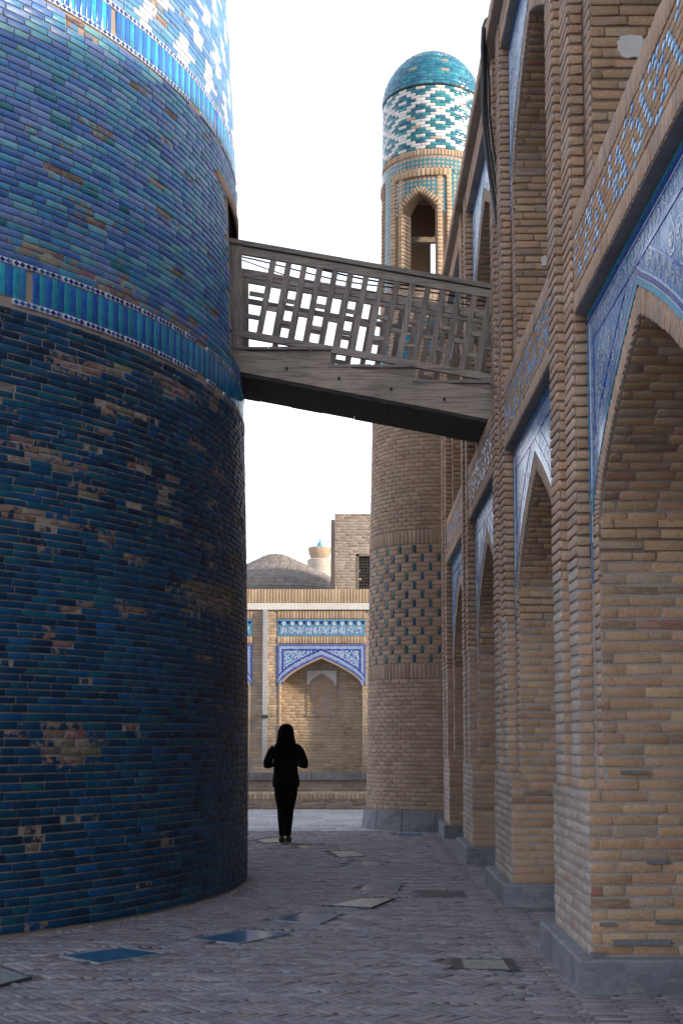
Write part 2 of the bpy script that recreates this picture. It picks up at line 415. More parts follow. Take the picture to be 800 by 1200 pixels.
# floor lights and covers
plabels = {0: 'glass floor panel at the left edge of the lane, nearest the camera', 1: 'blue-reflecting glass floor panel right below the foot of the blue minaret',
 2: 'long glass floor panel mirroring the sky, second from the left in the lane', 3: 'pale blue-reflecting glass floor panel in the middle of the lane, left of the grey one',
 4: 'grey dusty floor panel with a thick dark edge in mid lane', 5: 'blue-reflecting glass floor panel just behind the grey dark-edged panel',
 6: 'small blue-reflecting glass panel in the lane, third one behind the grey dark-edged panel', 7: 'pale grey floor panel in the lane a few steps right of the walking person',
 8: 'pale blue-reflecting floor panel beside the right foot of the walking person', 9: 'small bright floor panel left of the feet of the walking person',
 10: 'framed floor light with dark steel ends beside the nearest pillar', 11: 'dark slotted floor drain cover beside the second pillar',
 12: 'thin floor panel at the foot of the round brick corner tower'}
for i, ((q, kd), w) in enumerate(zip(panels, pq)):
    c = sum(w, Vector()) / 4
    t = thing('floor_drain' if kd == 'd' else 'floor_light', plabels[i], 'drain cover' if kd == 'd' else 'floor light', (c.x, c.y, 0), 'glass panels set into the lane paving')
    sgn = 1 if (w[1] - w[0]).cross(w[2] - w[1]).z > 0 else -1
    if sgn < 0: w = [w[0], w[3], w[2], w[1]]
    fr = MB(); zt = {'b': .003, 'g': .006, 'f': .006, 'd': .005}[kd]
    wd = .012
    inn = [p + (c - p).normalized() * wd * 1.8 for p in w]
    for k in range(4):
        a, b, ai, bi = w[k], w[(k + 1) % 4], inn[k], inn[(k + 1) % 4]
        z = Vector((0, 0, -.03)); zz = Vector((0, 0, zt))
        fr.hexa([a + z, b + z, bi + z, ai + z], [a + zz, b + zz, bi + zz, ai + zz])
    fr.build('frame', M_METAL if kd != 'b' else flat_mat('concrete_rim', (.26, .27, .31), .8), t)
    gl = MB(); z = Vector((0, 0, -.02)); zz = Vector((0, 0, zt - .003))
    gl.hexa([p + z for p in inn], [p + zz for p in inn])
    gl.build('glass' if kd != 'd' else 'cover', {'b': M_GLASS, 'g': M_GLASS_G, 'f': M_GLASS_G, 'd': M_METAL}[kd], t)
    if kd in 'fd':
        for a, b in ((0, 1), (3, 2)):
            e = MB(); s = 1 if a == 0 else -1
            p0, p1 = w[a], w[b]; dd = (w[3] - w[0]).normalized() * .065 * s
            z = Vector((0, 0, .0)); zz = Vector((0, 0, zt + .002))
            qd = [p0, p0 + dd, p1 + dd, p1] if s > 0 else [p0 + dd, p0, p1, p1 + dd]
            e.hexa([p + z for p in qd], [p + zz for p in qd]); e.build('end_plate', flat_mat('steel_plate', (.07, .08, .11), .35, .5, .5), t)

# grit swept against the foot of the minaret and the pillars
gr = MB(); rg_ = random.Random(5)
for i in range(2600):
    if i % 2:
        a = R(-62) + R(66) * rg_.random(); r_ = KR + abs(rg_.gauss(0, .09)) + .01; x, y = KX + r_ * math.cos(a), KY + r_ * math.sin(a)
    else:
        y = 6.5 + 14 * rg_.random(); x = 1.29 - abs(rg_.gauss(0, .10))
    q = .003 + .006 * rg_.random() ** 2; t = rg_.random() * 6
    P_ = [(x + q * math.cos(t + k * 2.09), y + q * math.sin(t + k * 2.09), .0) for k in range(3)] + [(x, y, .004 + q)]
    c_ = rg_.choice([(.34, .31, .28), (.26, .23, .21), (.42, .38, .33), (.30, .20, .15)])
    gr.add(P_, [(0, 1, 3), (1, 2, 3), (2, 0, 3)], c_)
go_ = gr.build('grit', M_PAVE); go_['kind'] = 'stuff'; go_['label'] = 'loose grit and crumbs of brick along the foot of the walls'; go_['category'] = 'grit'
# ------------------------------------------------------------------ blue minaret
def KRad(h): return KR - .0032 * h * h if h < 12 else KR - .4608 - .077 * (h - 12)
def kpos(a, h, dr=0):
    r = KRad(h) + dr
    return np.array((KX + r * math.cos(a), KY + r * math.sin(a), h))
mina = thing('minaret', 'huge round minaret clad in blue and turquoise glazed bricks, left of the lane', 'minaret', (KX, KY, 0))
OA0, OA1, OH0, OH1 = math.asin((13.08 - KY) / 5.47), math.asin((14.62 - KY) / 5.47), 5.45, 7.17
hs = sorted(set([-.1] + [round(x, 3) for x in np.arange(0, OH0, .5)] + [OH0, OH1] + [round(x, 3) for x in np.arange(7.6, 29, .8)]))
angs = sorted(set([R(x) for x in range(-180, 180, 3)] + [OA0, OA1]))
angs = [a for a in angs if not (abs(a - OA0) < .02 and a != OA0) and not (abs(a - OA1) < .02 and a != OA1)]
V = []; F = []
na = len(angs)
for h in hs:
    for a in angs: V.append(kpos(a, h, -.004))
for i in range(len(hs) - 1):
    for j in range(na):
        j2 = (j + 1) % na
        if OH0 - .001 <= hs[i] < OH1 - .001 and OA0 - .001 <= angs[j] < OA1 - .001: continue
        F.append((i * na + j, i * na + j2, (i + 1) * na + j2, (i + 1) * na + j))
tp = len(hs) - 1; F.append(tuple(tp * na + j for j in range(na)))
mesh_obj('core', V, F, M_MORTAR_D, mina)
# doorway behind the bridge: recess with its shade painted near-black, brick lintel
dm = MB()
a0, a1 = kpos(OA0, OH0), kpos(OA1, OH0); a0t, a1t = kpos(OA0, OH1), kpos(OA1, OH1)
bk = np.array((-1.2, 0, 0))
P = [a0, a1, a1t, a0t]; Q = [p + bk for p in P]
dm.add(P + Q, [(4, 5, 6, 7), (0, 4, 7, 3), (1, 2, 6, 5), (3, 7, 6, 2), (0, 1, 5, 4)])
dm.build('doorway', clay_mat('shaded_plaster', base=(.07, .055, .045), fine=12), mina)
kb = Bricks(); kc = Bricks()
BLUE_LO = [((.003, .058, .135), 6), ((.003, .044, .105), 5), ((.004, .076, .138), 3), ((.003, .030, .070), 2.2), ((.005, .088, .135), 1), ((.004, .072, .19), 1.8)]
BLUE_HI = [((.045, .14, .38), 4), ((.05, .22, .44), 4), ((.06, .27, .40), 4), ((.12, .34, .43), 3), ((.10, .19, .44), 4), ((.012, .15, .20), .6), ((.15, .25, .47), 3)]  # upper blues: turquoise mix, with pale sky sheen put into the colour
BLUE_TOP = [((.09, .23, .50), 5), ((.12, .29, .53), 4), ((.08, .28, .46), 2), ((.16, .32, .55), 2)]
rk = random.Random(11)
def kframe(a):
    return np.array((-math.sin(a), math.cos(a), 0)), np.array((0, 0, 1.)), np.array((math.cos(a), math.sin(a), 0))
A_MIN, A_MAX = R(-80), R(24)
BANDS = [(4.92, 5.29), (7.64, 8.0)]
hrow = .03; rows = []
h = .02
while h < 10.9:
    p = .067 if h < 1.7 else (.057 if h < 4.2 else .0615)
    for b0, b1 in BANDS:
        if h + p > b0 + .01 and h < b1: h = b1 if h < b1 and h + p > b0 + .01 else h
    rows.append((h, p)); h += p
patches = []   # bare patches where the glaze is gone: (azimuth, height, half arc, half height)
for px, py, w_, h_ in ((75, 873, 34, 22), (245, 702, 36, 17), (145, 716, 22, 8), (28, 604, 40, 8), (55, 612, 50, 5), (118, 632, 14, 9), (150, 655, 9, 6), (60, 755, 10, 8),
                       (95, 576, 18, 6), (130, 480, 26, 9), (85, 430, 30, 9), (205, 455, 28, 9), (20, 520, 30, 8), (160, 548, 18, 6), (70, 548, 22, 8), (35, 745, 8, 5),
                       (120, 150, 14, 10), (55, 300, 40, 8), (140, 345, 30, 9), (105, 325, 22, 7), (215, 385, 30, 10), (80, 205, 20, 8), (25, 1083, 8, 5), (44, 1080, 11, 5), (262, 700, 14, 10), (48, 742, 5, 4), (55, 733, 5, 4), (64, 726, 6, 4), (76, 716, 6, 4), (88, 709, 7, 4), (240, 640, 10, 4), (270, 660, 9, 5), (255, 560, 10, 5), (10, 455, 14, 4), (110, 505, 12, 5), (225, 520, 12, 5), (190, 610, 12, 4), (150, 590, 10, 4), (40, 640, 16, 4), (60, 650, 12, 5), (230, 770, 8, 3), (170, 100, 10, 6), (95, 240, 12, 6), (190, 250, 10, 6), (210, 320, 14, 6)):
    d = at(px, py, 1.0) - Vector((0, 0, 1.5)); rr = KR - .1
    A_ = d.x ** 2 + 1; B_ = -2 * (d.x * KX + KY); D_ = KX ** 2 + KY ** 2 - rr ** 2
    tt = (-B_ - math.sqrt(B_ * B_ - 4 * A_ * D_)) / (2 * A_)
    x, y, z = d.x * tt, tt, 1.5 + d.z * tt
    sc = F_PX / tt; aa = math.atan2(y - KY, x - KX)
    ddx = (project(kpos(aa + .02, z))[0] - project(kpos(aa, z))[0]) / .02
    patches.append((aa, z, .72 * w_ / max(ddx, 30), .8 * h_ / sc))
for ri, (h, p) in enumerate(rows):
    hc = h + p / 2; rr = KRad(hc)
    a = A_MIN + rk.random() * .04
    while a < A_MAX:
        Lb = (.215 if rk.random() > .15 else .14) + (rk.random() - .5) * .03
        da = Lb / rr; ac = a + da / 2; a += da
        if OA0 - .005 < ac + da / 2 and ac - da / 2 < OA1 + .005 and OH0 < hc < OH1 + .14: continue
        if hc > OH1 and hc < OH1 + .14 and OA0 - .09 < ac < OA1 + .06: continue
        u, v, n = kframe(ac)
        wob = .006 * mn.noise(Vector((ac * 9, hc * 3, 1)))
        o = kpos(ac, hc + wob)
        s_ = ac * rr
        nz = mn.noise(Vector((s_ * 1.9, hc * 5.5, 5))); nz2 = mn.noise(Vector((s_ * 6, hc * 17, 8)))
        bare = False; rim_ = 0
        for (pa, ph, pw, pp) in patches:
            q = ((ac - pa) / pw) ** 2 + ((hc - ph) / pp) ** 2
            if q < 1.0 + .9 * nz2: bare = True
            elif q < 2.6: rim_ = max(rim_, .17 * (1 - (q - 1) / 1.6) + .03)
        dens = .56 if 3.6 < hc < 4.95 else (.60 if 4.95 < hc < 5.9 else (.80 if hc < 3.6 else .72))
        if nz * .75 + nz2 * .45 > dens * .78: bare = True
        edge = nz * .75 + nz2 * .45 > dens * .55
        if bare and rk.random() < .13 and not edge: bare = False; rim_ = .2
        if bare:
            pale = rk.random() < .12
            kc.add(o, u, v, n, Lb / 2 - .006, p / 2 - .006, -.004 + rk.random() * .006, tuple(x * (1.7 if pale else .75 + .5 * rk.random()) for x in pick([((.175, .14, .12), 4), ((.15, .12, .105), 3), ((.20, .17, .155), 2)], rk)), .007, .006)
            continue
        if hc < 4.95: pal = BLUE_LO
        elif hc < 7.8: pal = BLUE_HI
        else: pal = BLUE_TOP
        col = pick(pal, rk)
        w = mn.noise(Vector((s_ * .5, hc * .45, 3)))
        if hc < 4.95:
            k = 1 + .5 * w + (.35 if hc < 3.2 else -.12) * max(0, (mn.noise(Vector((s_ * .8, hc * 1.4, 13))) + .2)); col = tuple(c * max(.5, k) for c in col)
        else: col = tuple(c * (1 + .2 * w) for c in col)
        if hc > 8.0:
            da_ = R(7); lx = (ac - R(-26.3)) / da_; ly = (hc - 8.16) / .72
            best = 9
            for ox, oy in ((0, 0), (.5, .5)):
                dx = (lx - ox) - round(lx - ox); dy = (ly - oy) - round(ly - oy)
                best = min(best, abs(dx) / .30 + abs(dy) / .33)
            if best < .95: col = (.50, .56, .64)
        gap = .0075 + (.008 * rk.random() if edge else 0)
        if edge and rk.random() < .35: Lb *= .55
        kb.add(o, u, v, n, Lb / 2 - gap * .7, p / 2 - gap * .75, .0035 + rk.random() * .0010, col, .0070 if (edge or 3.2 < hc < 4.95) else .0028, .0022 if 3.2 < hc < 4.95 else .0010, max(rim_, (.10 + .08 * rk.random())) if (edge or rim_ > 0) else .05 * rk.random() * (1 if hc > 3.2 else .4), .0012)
kt = Bricks(); km = Bricks(); dia = MB()
for b0, b1 in BANDS:
    bh = .052
    n_ = int((A_MAX - A_MIN) * KRad(b0) / .062); da = (A_MAX - A_MIN) / n_
    for i in range(n_):
        ac = A_MIN + (i + .5) * da
        u, v, n = kframe(ac); o = kpos(ac, (b0 + b1) / 2)
        if rk.random() < .015: continue
        c = ((.025, .30, .42), (.018, .12, .42))[i % 2] if rk.random() > .05 else (.03, .22, .45)
        if b0 > 7: c = tuple(x * 1.25 for x in c)
        k = .85 + .3 * rk.random()
        kt.add(o, v, -u, n, (b1 - b0) / 2 - bh - .006, da * KRad(b0) / 2 - .0035, .006, tuple(x * k for x in c), .0015, .002)
    for hb in (b0 + bh / 2, b1 - bh / 2):
        n_ = int((A_MAX - A_MIN) * KRad(hb) / .235); da = (A_MAX - A_MIN) / n_
        for i in range(n_):
            ac = A_MIN + (i + .5) * da; u, v, n = kframe(ac); o = kpos(ac, hb)
            if rk.random() < .13: continue
            km.add(o, u, v, n, .235 / 2 - .006, bh / 2 - .003, .012, (.60, .64, .70), .002, .002)
            for k in range(4):
                dark = (.012, .03, .20) if rk.random() < .7 else (.03, .12, .38)
                c0 = o + u * ((k - 1.5) * .056) + n * .0145
                dia.add([c0 - u * .026, c0 - v * .021, c0 + u * .026, c0 + v * .021,
                         c0 - u * .026 - n * .006, c0 - v * .021 - n * .006, c0 + u * .026 - n * .006, c0 + v * .021 - n * .006],
                        [(0, 1, 2, 3), (4, 5, 1, 0), (5, 6, 2, 1), (6, 7, 3, 2), (7, 4, 0, 3)], dark)
kb.build('glazed_brick', 'glazed_brick_cladding', M_GLAZE, mina)
kc.build('bare_brick', 'bare_brick_patches', M_BRICK, mina)
kt.build('upright_tile', 'upright_tile_band', M_TILE, mina)
km.build('border_tile', 'border_tile_band', M_TILE, mina, minpx=12)
ob = dia.build('diamond_inlay', M_TILE, mina); ob['kind'] = 'stuff'
lb = Bricks()
n_ = 22
for i in range(n_):
    ac = OA0 - .085 + (OA1 - OA0 + .14) * (i + .5) / n_; u, v, n = kframe(ac)
    lb.add(kpos(ac, OH1 + .07), v, -u, n, .066, .034, .014, pick(PAL_TAN), .004, .005)
lb.build('lintel_brick', 'lintel_bricks', M_BRICK, mina)

# ------------------------------------------------------------------ madrasa facade on the right
D0, D1, XB = 1.40, 1.49, 2.75
ZJ = [7.8 + 3.9 * k for k in range(-1, 4)]
PW = 1.40                       # pillar width between jambs
RIB = (.27, .57, .92, 1.23)     # rib / groove / rib positions from the near jamb
H_PL, H_BL, H_S, H_F, H_B2 = .20, 1.18, 2.82, 4.21, 4.87
H_S2, H_F2, H_T = 6.81, 8.20, 8.50
RISE_O, RISE_I, AW = 1.06, .90, .15
mad = thing('madrasa_building', 'tan brick madrasa facade with pointed arches and blue tiled spandrels, right of the lane', 'building', (1.4, 13, 0))
bA, bJ, bS, bV = Bricks(), Bricks(), Bricks(), Bricks()     # face, jamb, soldier, voussoir
def Ad(s_): return max(0.0, 1 - s_) ** .62
def arch_pts(zc, half, hs, rise, n=18):
    pts = []
    for i in range(-n, n + 1):
        t = i / n; s_ = 1 - (1 - abs(t)) ** 1.7      # denser near springing
        s_ = abs(t) if abs(t) < 1e-9 else 1 - (1 - abs(t)) ** 1.6
        pts.append((zc + math.copysign(s_ * half, i), hs + rise * Ad(s_)))
    return pts
LANE_U, LANE_N, CAM_U, CAM_N = (0, 1, 0), (-1, 0, 0), (1, 0, 0), (0, -1, 0)
END_Z = 20.9
for zj in ZJ:
    last = zj > 19
    PWk = min(PW, END_Z - zj)
    r0, r1, r2, r3 = [min(x, PWk) for x in RIB]
    pl = MB()
    MC_L, MC_SHADE = (.42, .37, .335), (.25, .19, .15)  # upper mortar darkened, painting in the shade of the raked joints
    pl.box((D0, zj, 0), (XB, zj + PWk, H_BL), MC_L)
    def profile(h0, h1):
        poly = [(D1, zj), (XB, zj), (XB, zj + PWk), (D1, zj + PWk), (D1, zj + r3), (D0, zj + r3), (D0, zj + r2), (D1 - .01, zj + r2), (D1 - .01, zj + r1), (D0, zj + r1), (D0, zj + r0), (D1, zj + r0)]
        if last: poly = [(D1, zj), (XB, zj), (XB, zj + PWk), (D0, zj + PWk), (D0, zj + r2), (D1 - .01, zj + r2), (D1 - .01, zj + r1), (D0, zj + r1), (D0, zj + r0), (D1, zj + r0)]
        pl.prism(poly, h0, h1, MC_L if h1 < 3 else MC_SHADE)
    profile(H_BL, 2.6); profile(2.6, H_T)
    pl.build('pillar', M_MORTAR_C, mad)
    # plinth
    x0, x1, y0, y1 = D0 - .095, XB, zj - .12, zj + PWk + .12
    c = .015; pm = MB()
    cols_ = [y0, zj + .45, zj + .98, y1]
    pm.add([(x0, y0, 0), (x1, y0, 0), (x1, y1, 0), (x0, y1, 0), (x0, y0, H_PL - c), (x1, y0, H_PL - c), (x1, y1, H_PL - c), (x0, y1, H_PL - c),
            (x0 + c, y0 + c, H_PL), (x1, y0 + c, H_PL), (x1, y1 - c, H_PL), (x0 + c, y1 - c, H_PL)],
           [(0, 1, 5, 4), (1, 2, 6, 5), (2, 3, 7, 6), (3, 0, 4, 7), (4, 5, 9, 8), (5, 6, 10, 9), (6, 7, 11, 10), (7, 4, 8, 11), (8, 9, 10, 11)])
    pm.build('plinth', M_STONE, mad)
    # block faces
    wall(bA, (D0, zj, 0), LANE_U, LANE_N, PWk, H_PL, H_BL, PAL_PALE, jit=.007, joint=.022)
    wall(bJ, (D0, zj, 0), CAM_U, CAM_N, 1.30, H_PL, H_BL, PAL_JAMB, jit=.006)
    for (ha, hb) in ((H_BL, 4.6), (4.9, H_T)):
        wall(bJ, (D1, zj, 0), CAM_U, CAM_N, 1.2, ha, hb, PAL_JAMB, jit=.0055)
    # ribs: lane faces and faces towards the camera
    wall(bA, (D0, zj + r0, 0), LANE_U, LANE_N, r1 - r0, H_BL, 2.65, PAL_PALE, prot=.008, bl=.30)
    wall(bA, (D0, zj + r0, 0), LANE_U, LANE_N, r1 - r0, 2.65, H_T, PAL_PINK, prot=.008, bl=.30)
    wall(bA, (D0, zj + r2, 0), LANE_U, LANE_N, (PWk if last else r3) - r2, H_BL, 2.65, PAL_PALE, prot=.008, bl=.31)
    wall(bA, (D0, zj + r2, 0), LANE_U, LANE_N, (PWk if last else r3) - r2, 2.65, H_T, PAL_PINK, prot=.008, bl=.31)
    wall(bA, (D1 - .01, zj + r1, 0), LANE_U, LANE_N, r2 - r1, H_BL, H_T, PAL_TAN, prot=.006, bl=.35)
    wall(bA, (D0, zj + r0, 0), CAM_U, CAM_N, D1 - D0 - .003, H_BL, H_T, PAL_TAN, prot=.008)
    wall(bA, (D0, zj + r2, 0), CAM_U, CAM_N, D1 - D0 - .013, H_BL, H_T, PAL_TAN, prot=.008)
# rear walls, floors, body of the building
bd = MB()
bd.box((XB, -14, 0), (60, END_Z, H_T)); bd.build('body_wall', M_MORTAR, mad)
bd = MB(); bd.box((D1 + .05, 3.9, 4.60), (XB, END_Z, H_B2 - .02)); bd.build('upper_floor', M_MORTAR, mad)
bd = MB(); bd.box((D0, -14, 0), (XB, 3.9, H_T)); bd.build('near_wall', clay_mat('brick_tan', base=(.34, .25, .18)), mad)
bd = MB(); bd.box((D1 + .05, 3.9, H_T - .15), (XB, END_Z, H_T - .002)); bd.build('roof_slab', M_MORTAR, mad)

# spandrel tile materials
def spandrel_mat(mixf=.3, name='majolica'):
    m, t, b = new_mat(name)
    g = nd(t, 'ShaderNodeNewGeometry'); pos = g.outputs['Position']
    dn = noise_n(t, 7, 3, .5, pos)
    sub = nd(t, 'ShaderNodeVectorMath', operation='SUBTRACT'); t.links.new(dn.outputs[1], sub.inputs[0]); sub.inputs[1].default_value = (.5, .5, .5)
    sc = nd(t, 'ShaderNodeVectorMath', operation='SCALE'); t.links.new(sub.outputs[0], sc.inputs[0]); sc.inputs[3].default_value = .16
    ad = nd(t, 'ShaderNodeVectorMath', operation='ADD'); t.links.new(pos, ad.inputs[0]); t.links.new(sc.outputs[0], ad.inputs[1])
    def ringset(scale, lo, hi):
        v = nd(t, 'ShaderNodeTexVoronoi', feature='F1'); v.inputs['Scale'].default_value = scale; t.links.new(ad.outputs[0], v.inputs['Vector'])
        mu = nd(t, 'ShaderNodeMath', operation='MULTIPLY'); mu.inputs[1].default_value = 28; t.links.new(v.outputs['Distance'], mu.inputs[0])
        si = nd(t, 'ShaderNodeMath', operation='SINE'); t.links.new(mu.outputs[0], si.inputs[0])
        return ramp(t, si.outputs[0], [(lo, (0, 0, 0)), (hi, (1, 1, 1))])
    ra = ringset(7.5, .70, .85); 
    v2 = nd(t, 'ShaderNodeTexVoronoi', feature='DISTANCE_TO_EDGE'); v2.inputs['Scale'].default_value = 13; t.links.new(ad.outputs[0], v2.inputs['Vector'])
    rb = ramp(t, v2.outputs['Distance'], [(.05, (1, 1, 1)), (.085, (0, 0, 0))])
    v3 = nd(t, 'ShaderNodeTexVoronoi', feature='F1'); v3.inputs['Scale'].default_value = 24; t.links.new(pos, v3.inputs['Vector'])
    rc = ramp(t, v3.outputs['Distance'], [(.24, (1, 1, 1)), (.30, (0, 0, 0))])
    a = nd(t, 'ShaderNodeAttribute', attribute_name='Col')
    big = noise_n(t, 2.2, 2, .5, pos)
    base = mixc(t, a.outputs['Color'], (.03, .22, .42), ramp(t, big.outputs[0], [(.45, (0, 0, 0)), (.65, (.6, .6, .6))]).outputs[0])
    c = mixc(t, base, (.58, .66, .74), ra.outputs[0]); c = mixc(t, c, (.55, .64, .74), rb.outputs[0]); c = mixc(t, c, (.03, .30, .45), rc.outputs[0])
    c = mixc(t, base, c, mixf)
    t.links.new(c, b.inputs['Base Color'])
    n = noise_n(t, 6, 3, .5, pos); mr = nd(t, 'ShaderNodeMapRange'); t.links.new(n.outputs[0], mr.inputs[0]); mr.inputs[3].default_value = .12; mr.inputs[4].default_value = .38
    t.links.new(mr.outputs[0], b.inputs['Roughness'])
    bump(t, b, [(n.outputs[0], .01)], strength=.35)
    return m
M_MAJ = spandrel_mat(); M_MAJ_FAR = spandrel_mat(.9, 'majolica_far')
DKB, TQ, WH = (.018, .06, .33), (.03, .30, .48), (.60, .67, .74)

def interp_arch(zc, half, hs, rise, z):
    s_ = abs(z - zc) / half
    return hs + rise * Ad(s_) if s_ < 1 else hs

def lane_quad(mb, x, pts, col, th=.02):
    """flat plate facing the lane: pts of (y,z), front at x, thickness away from the lane"""
    n = len(pts)
    V = [(x, y, z) for y, z in pts] + [(x + th, y, z) for y, z in pts]
    area = sum(pts[i][0] * pts[(i + 1) % n][1] - pts[(i + 1) % n][0] * pts[i][1] for i in range(n))
    fr = tuple(range(n)) if area < 0 else tuple(range(n - 1, -1, -1))
    F = [fr] + [((i + 1) % n, i, i + n, (i + 1) % n + n) if area < 0 else (i, (i + 1) % n, (i + 1) % n + n, i + n) for i in range(n)]
    mb.add(V, F, col)

def bay(zc, hs, hf, hfloor, k, upper):
    half_i = 1.25; half_o = half_i + AW; zp0, zp1 = zc - 1.47, zc + 1.47
    # solid wall slab above the arch (stands behind tiles, carries the intrados)
    sp = MB(); N = 20
    pin = arch_pts(zc, half_i, hs, RISE_I, N)
    for i in range(len(pin) - 1):
        (ya, ha), (yb, hb) = pin[i], pin[i + 1]
        sp.hexa([(D1 + .012, ya, ha), (D1 + .012, yb, hb), (XB, yb, hb), (XB, ya, ha)][::-1], [(D1 + .012, ya, hf), (D1 + .012, yb, hf), (XB, yb, hf), (XB, ya, hf)][::-1])
    vault = sp.build('arch_vault', M_MORTAR, mad)
    # bricks on the far half of the intrados
    L = 0; prev = pin[-1]; acc = 0; rowp = .07; nxt = rowp / 2
    for i in range(len(pin) - 2, N - 1, -1):
        cur = pin[i]; dy, dh = cur[0] - prev[0], cur[1] - prev[1]; sl_ = math.hypot(dy, dh)
        while nxt < acc + sl_:
            t_ = (nxt - acc) / sl_; y_, h_ = prev[0] + dy * t_, prev[1] + dh * t_
            v = np.array((0, dy / sl_, dh / sl_)); n = np.array((0, -dh / sl_, dy / sl_)); 
            x = D1 + .01 - rnd.random() * .2
            while x < D1 + 1.2:
                w = .245; a_ = max(x, D1 + .012); b_ = min(x + w, D1 + 1.2)
                if b_ - a_ > .04: bJ.add(((a_ + b_) / 2, y_, h_), (1, 0, 0), v, n, (b_ - a_) / 2 - .006, .027, .006, pick(PAL_JAMB), .005, .0025)
                x += w
            nxt += rowp
        acc += sl_; prev = cur
    # archivolt bricks (standing on the arch edge) with straight legs
    def edge_brick(p, q, p2, q2):
        c = np.array((D1 - .004, (p[0] + q[0] + p2[0] + q2[0]) / 4, (p[1] + q[1] + p2[1] + q2[1]) / 4))
        du = np.array((0, (p2[0] + q2[0] - p[0] - q[0]) / 2, (p2[1] + q2[1] - p[1] - q[1]) / 2)); lu = np.linalg.norm(du)
        dv = np.array((0, (q[0] - p[0]), (q[1] - p[1]))); lv = np.linalg.norm(dv)
        uu = du / lu; vv = np.cross((-1, 0, 0), uu); 
        if np.dot(vv, dv) < 0: vv = -vv
        bV.add(c, uu, vv, (-1, 0, 0), lu / 2 - .004, lv / 2 - .003, .008, pick(PAL_PINK), .003, .002)
    M = 34
    ci = []; co = []
    for i in range(-M, M + 1):
        t = abs(i) / M; s_ = 1 - (1 - t) ** 1.6
        ci.append((zc + math.copysign(s_ * half_i, i), hs + RISE_I * Ad(s_)))
        co.append((zc + math.copysign(s_ * half_o, i), hs + RISE_O * Ad(s_)))
    for i in range(len(ci) - 1): edge_brick(ci[i], ci[i + 1], co[i], co[i + 1])
    back = MB()
    for i in range(len(ci) - 1): lane_quad(back, D1 - .002, [ci[i], ci[i + 1], co[i + 1], co[i]], (1, 1, 1), .013)
    hb0 = H_BL if not upper else H_B2
    for ys in (zc - half_o, zc + half_i):
        lane_quad(back, D1 - .002, [(ys + .004, hb0), (ys + AW - .004, hb0), (ys + AW - .004, hs), (ys + .004, hs)], (1, 1, 1), .013)
        nb = int((hs - hb0) / .07)
        for r in range(nb):
            hh = hb0 + (r + .5) * (hs - hb0) / nb
            bV.add((D1 - .004, ys + AW / 2, hh), (0, 1, 0), (0, 0, 1), (-1, 0, 0), AW / 2 - .005, .029, .009, pick(PAL_PINK), .004, .004)
    back.build('archivolt', M_MORTAR, mad)
    # tile panel: square tiles clipped by the arch, each tile one piece; borders proud
    ts = .245; cnt = 0
    tiles = []
    def top_of(y): return max(interp_arch(zc, half_o, hs, RISE_O, y), hs - .35 + 0 * y) if abs(y - zc) < half_o else hs - .35
    nz_ = 12; wdt = (zp1 - zp0) / nz_
    hh0 = hs - .35; nr = int(math.ceil((hf - hh0) / ts))
    for cI in range(nz_):
        ya, yb = zp0 + cI * wdt, zp0 + (cI + 1) * wdt
        for r in range(nr):
            ha, hb = hf - (r + 1) * ts, hf - r * ts
            ha = max(ha, hh0)
            K = 6; low = []
            for q in range(K + 1):
                y = ya + (yb - ya) * q / K
                low.append((y, max(ha, top_of(y))))
            if min(l[1] for l in low) >= hb - .004: continue
            g_ = .0012
            low = [(min(max(y, ya + g_), yb - g_), min(l, hb - g_)) for y, l in low]
            pts = low + [(yb - g_, hb - g_), (ya + g_, hb - g_)]
            mb = MB(); lane_quad(mb, D1 - .012 + (rnd.random() - .5) * .0015, pts, (.03, .15, .42) if not upper else (.06, .16, .42), .02)
            mb.build('spandrel_tile', M_MAJ if (not upper and k < 3) else M_MAJ_FAR, vault)
    if not upper and k < 3:
        sc_ = MB(); rs = random.Random(k + 3)
        def inside(y, h, o): return abs(y - zc) < 1.47 - o and h < hf - o and h > interp_arch(zc, half_o, hs, RISE_O, y) + o * (1.15 if abs(y - zc) < 1.1 else 1.6) and h > hs - .05
        def ribbon(pts, w, col):
            for a, b in zip(pts, pts[1:]):
                dy, dh = b[0] - a[0], b[1] - a[1]; l_ = math.hypot(dy, dh) or 1; ny, nh = -dh / l_ * w / 2, dy / l_ * w / 2
                V_ = [(D1 - .0155, a[0] + ny, a[1] + nh), (D1 - .0155, b[0] + ny, b[1] + nh), (D1 - .0155, b[0] - ny, b[1] - nh), (D1 - .0155, a[0] - ny, a[1] - nh)]
                sc_.add(V_, [(0, 1, 2, 3)], col)
        def dot(y, h, r, col, n=6, x=.0162):
            sc_.add([(D1 - x, y + r * math.cos(2 * math.pi * i / n), h + r * math.sin(2 * math.pi * i / n)) for i in range(n)], [tuple(range(n - 1, -1, -1))], col)
        WS = (.62, .70, .78)
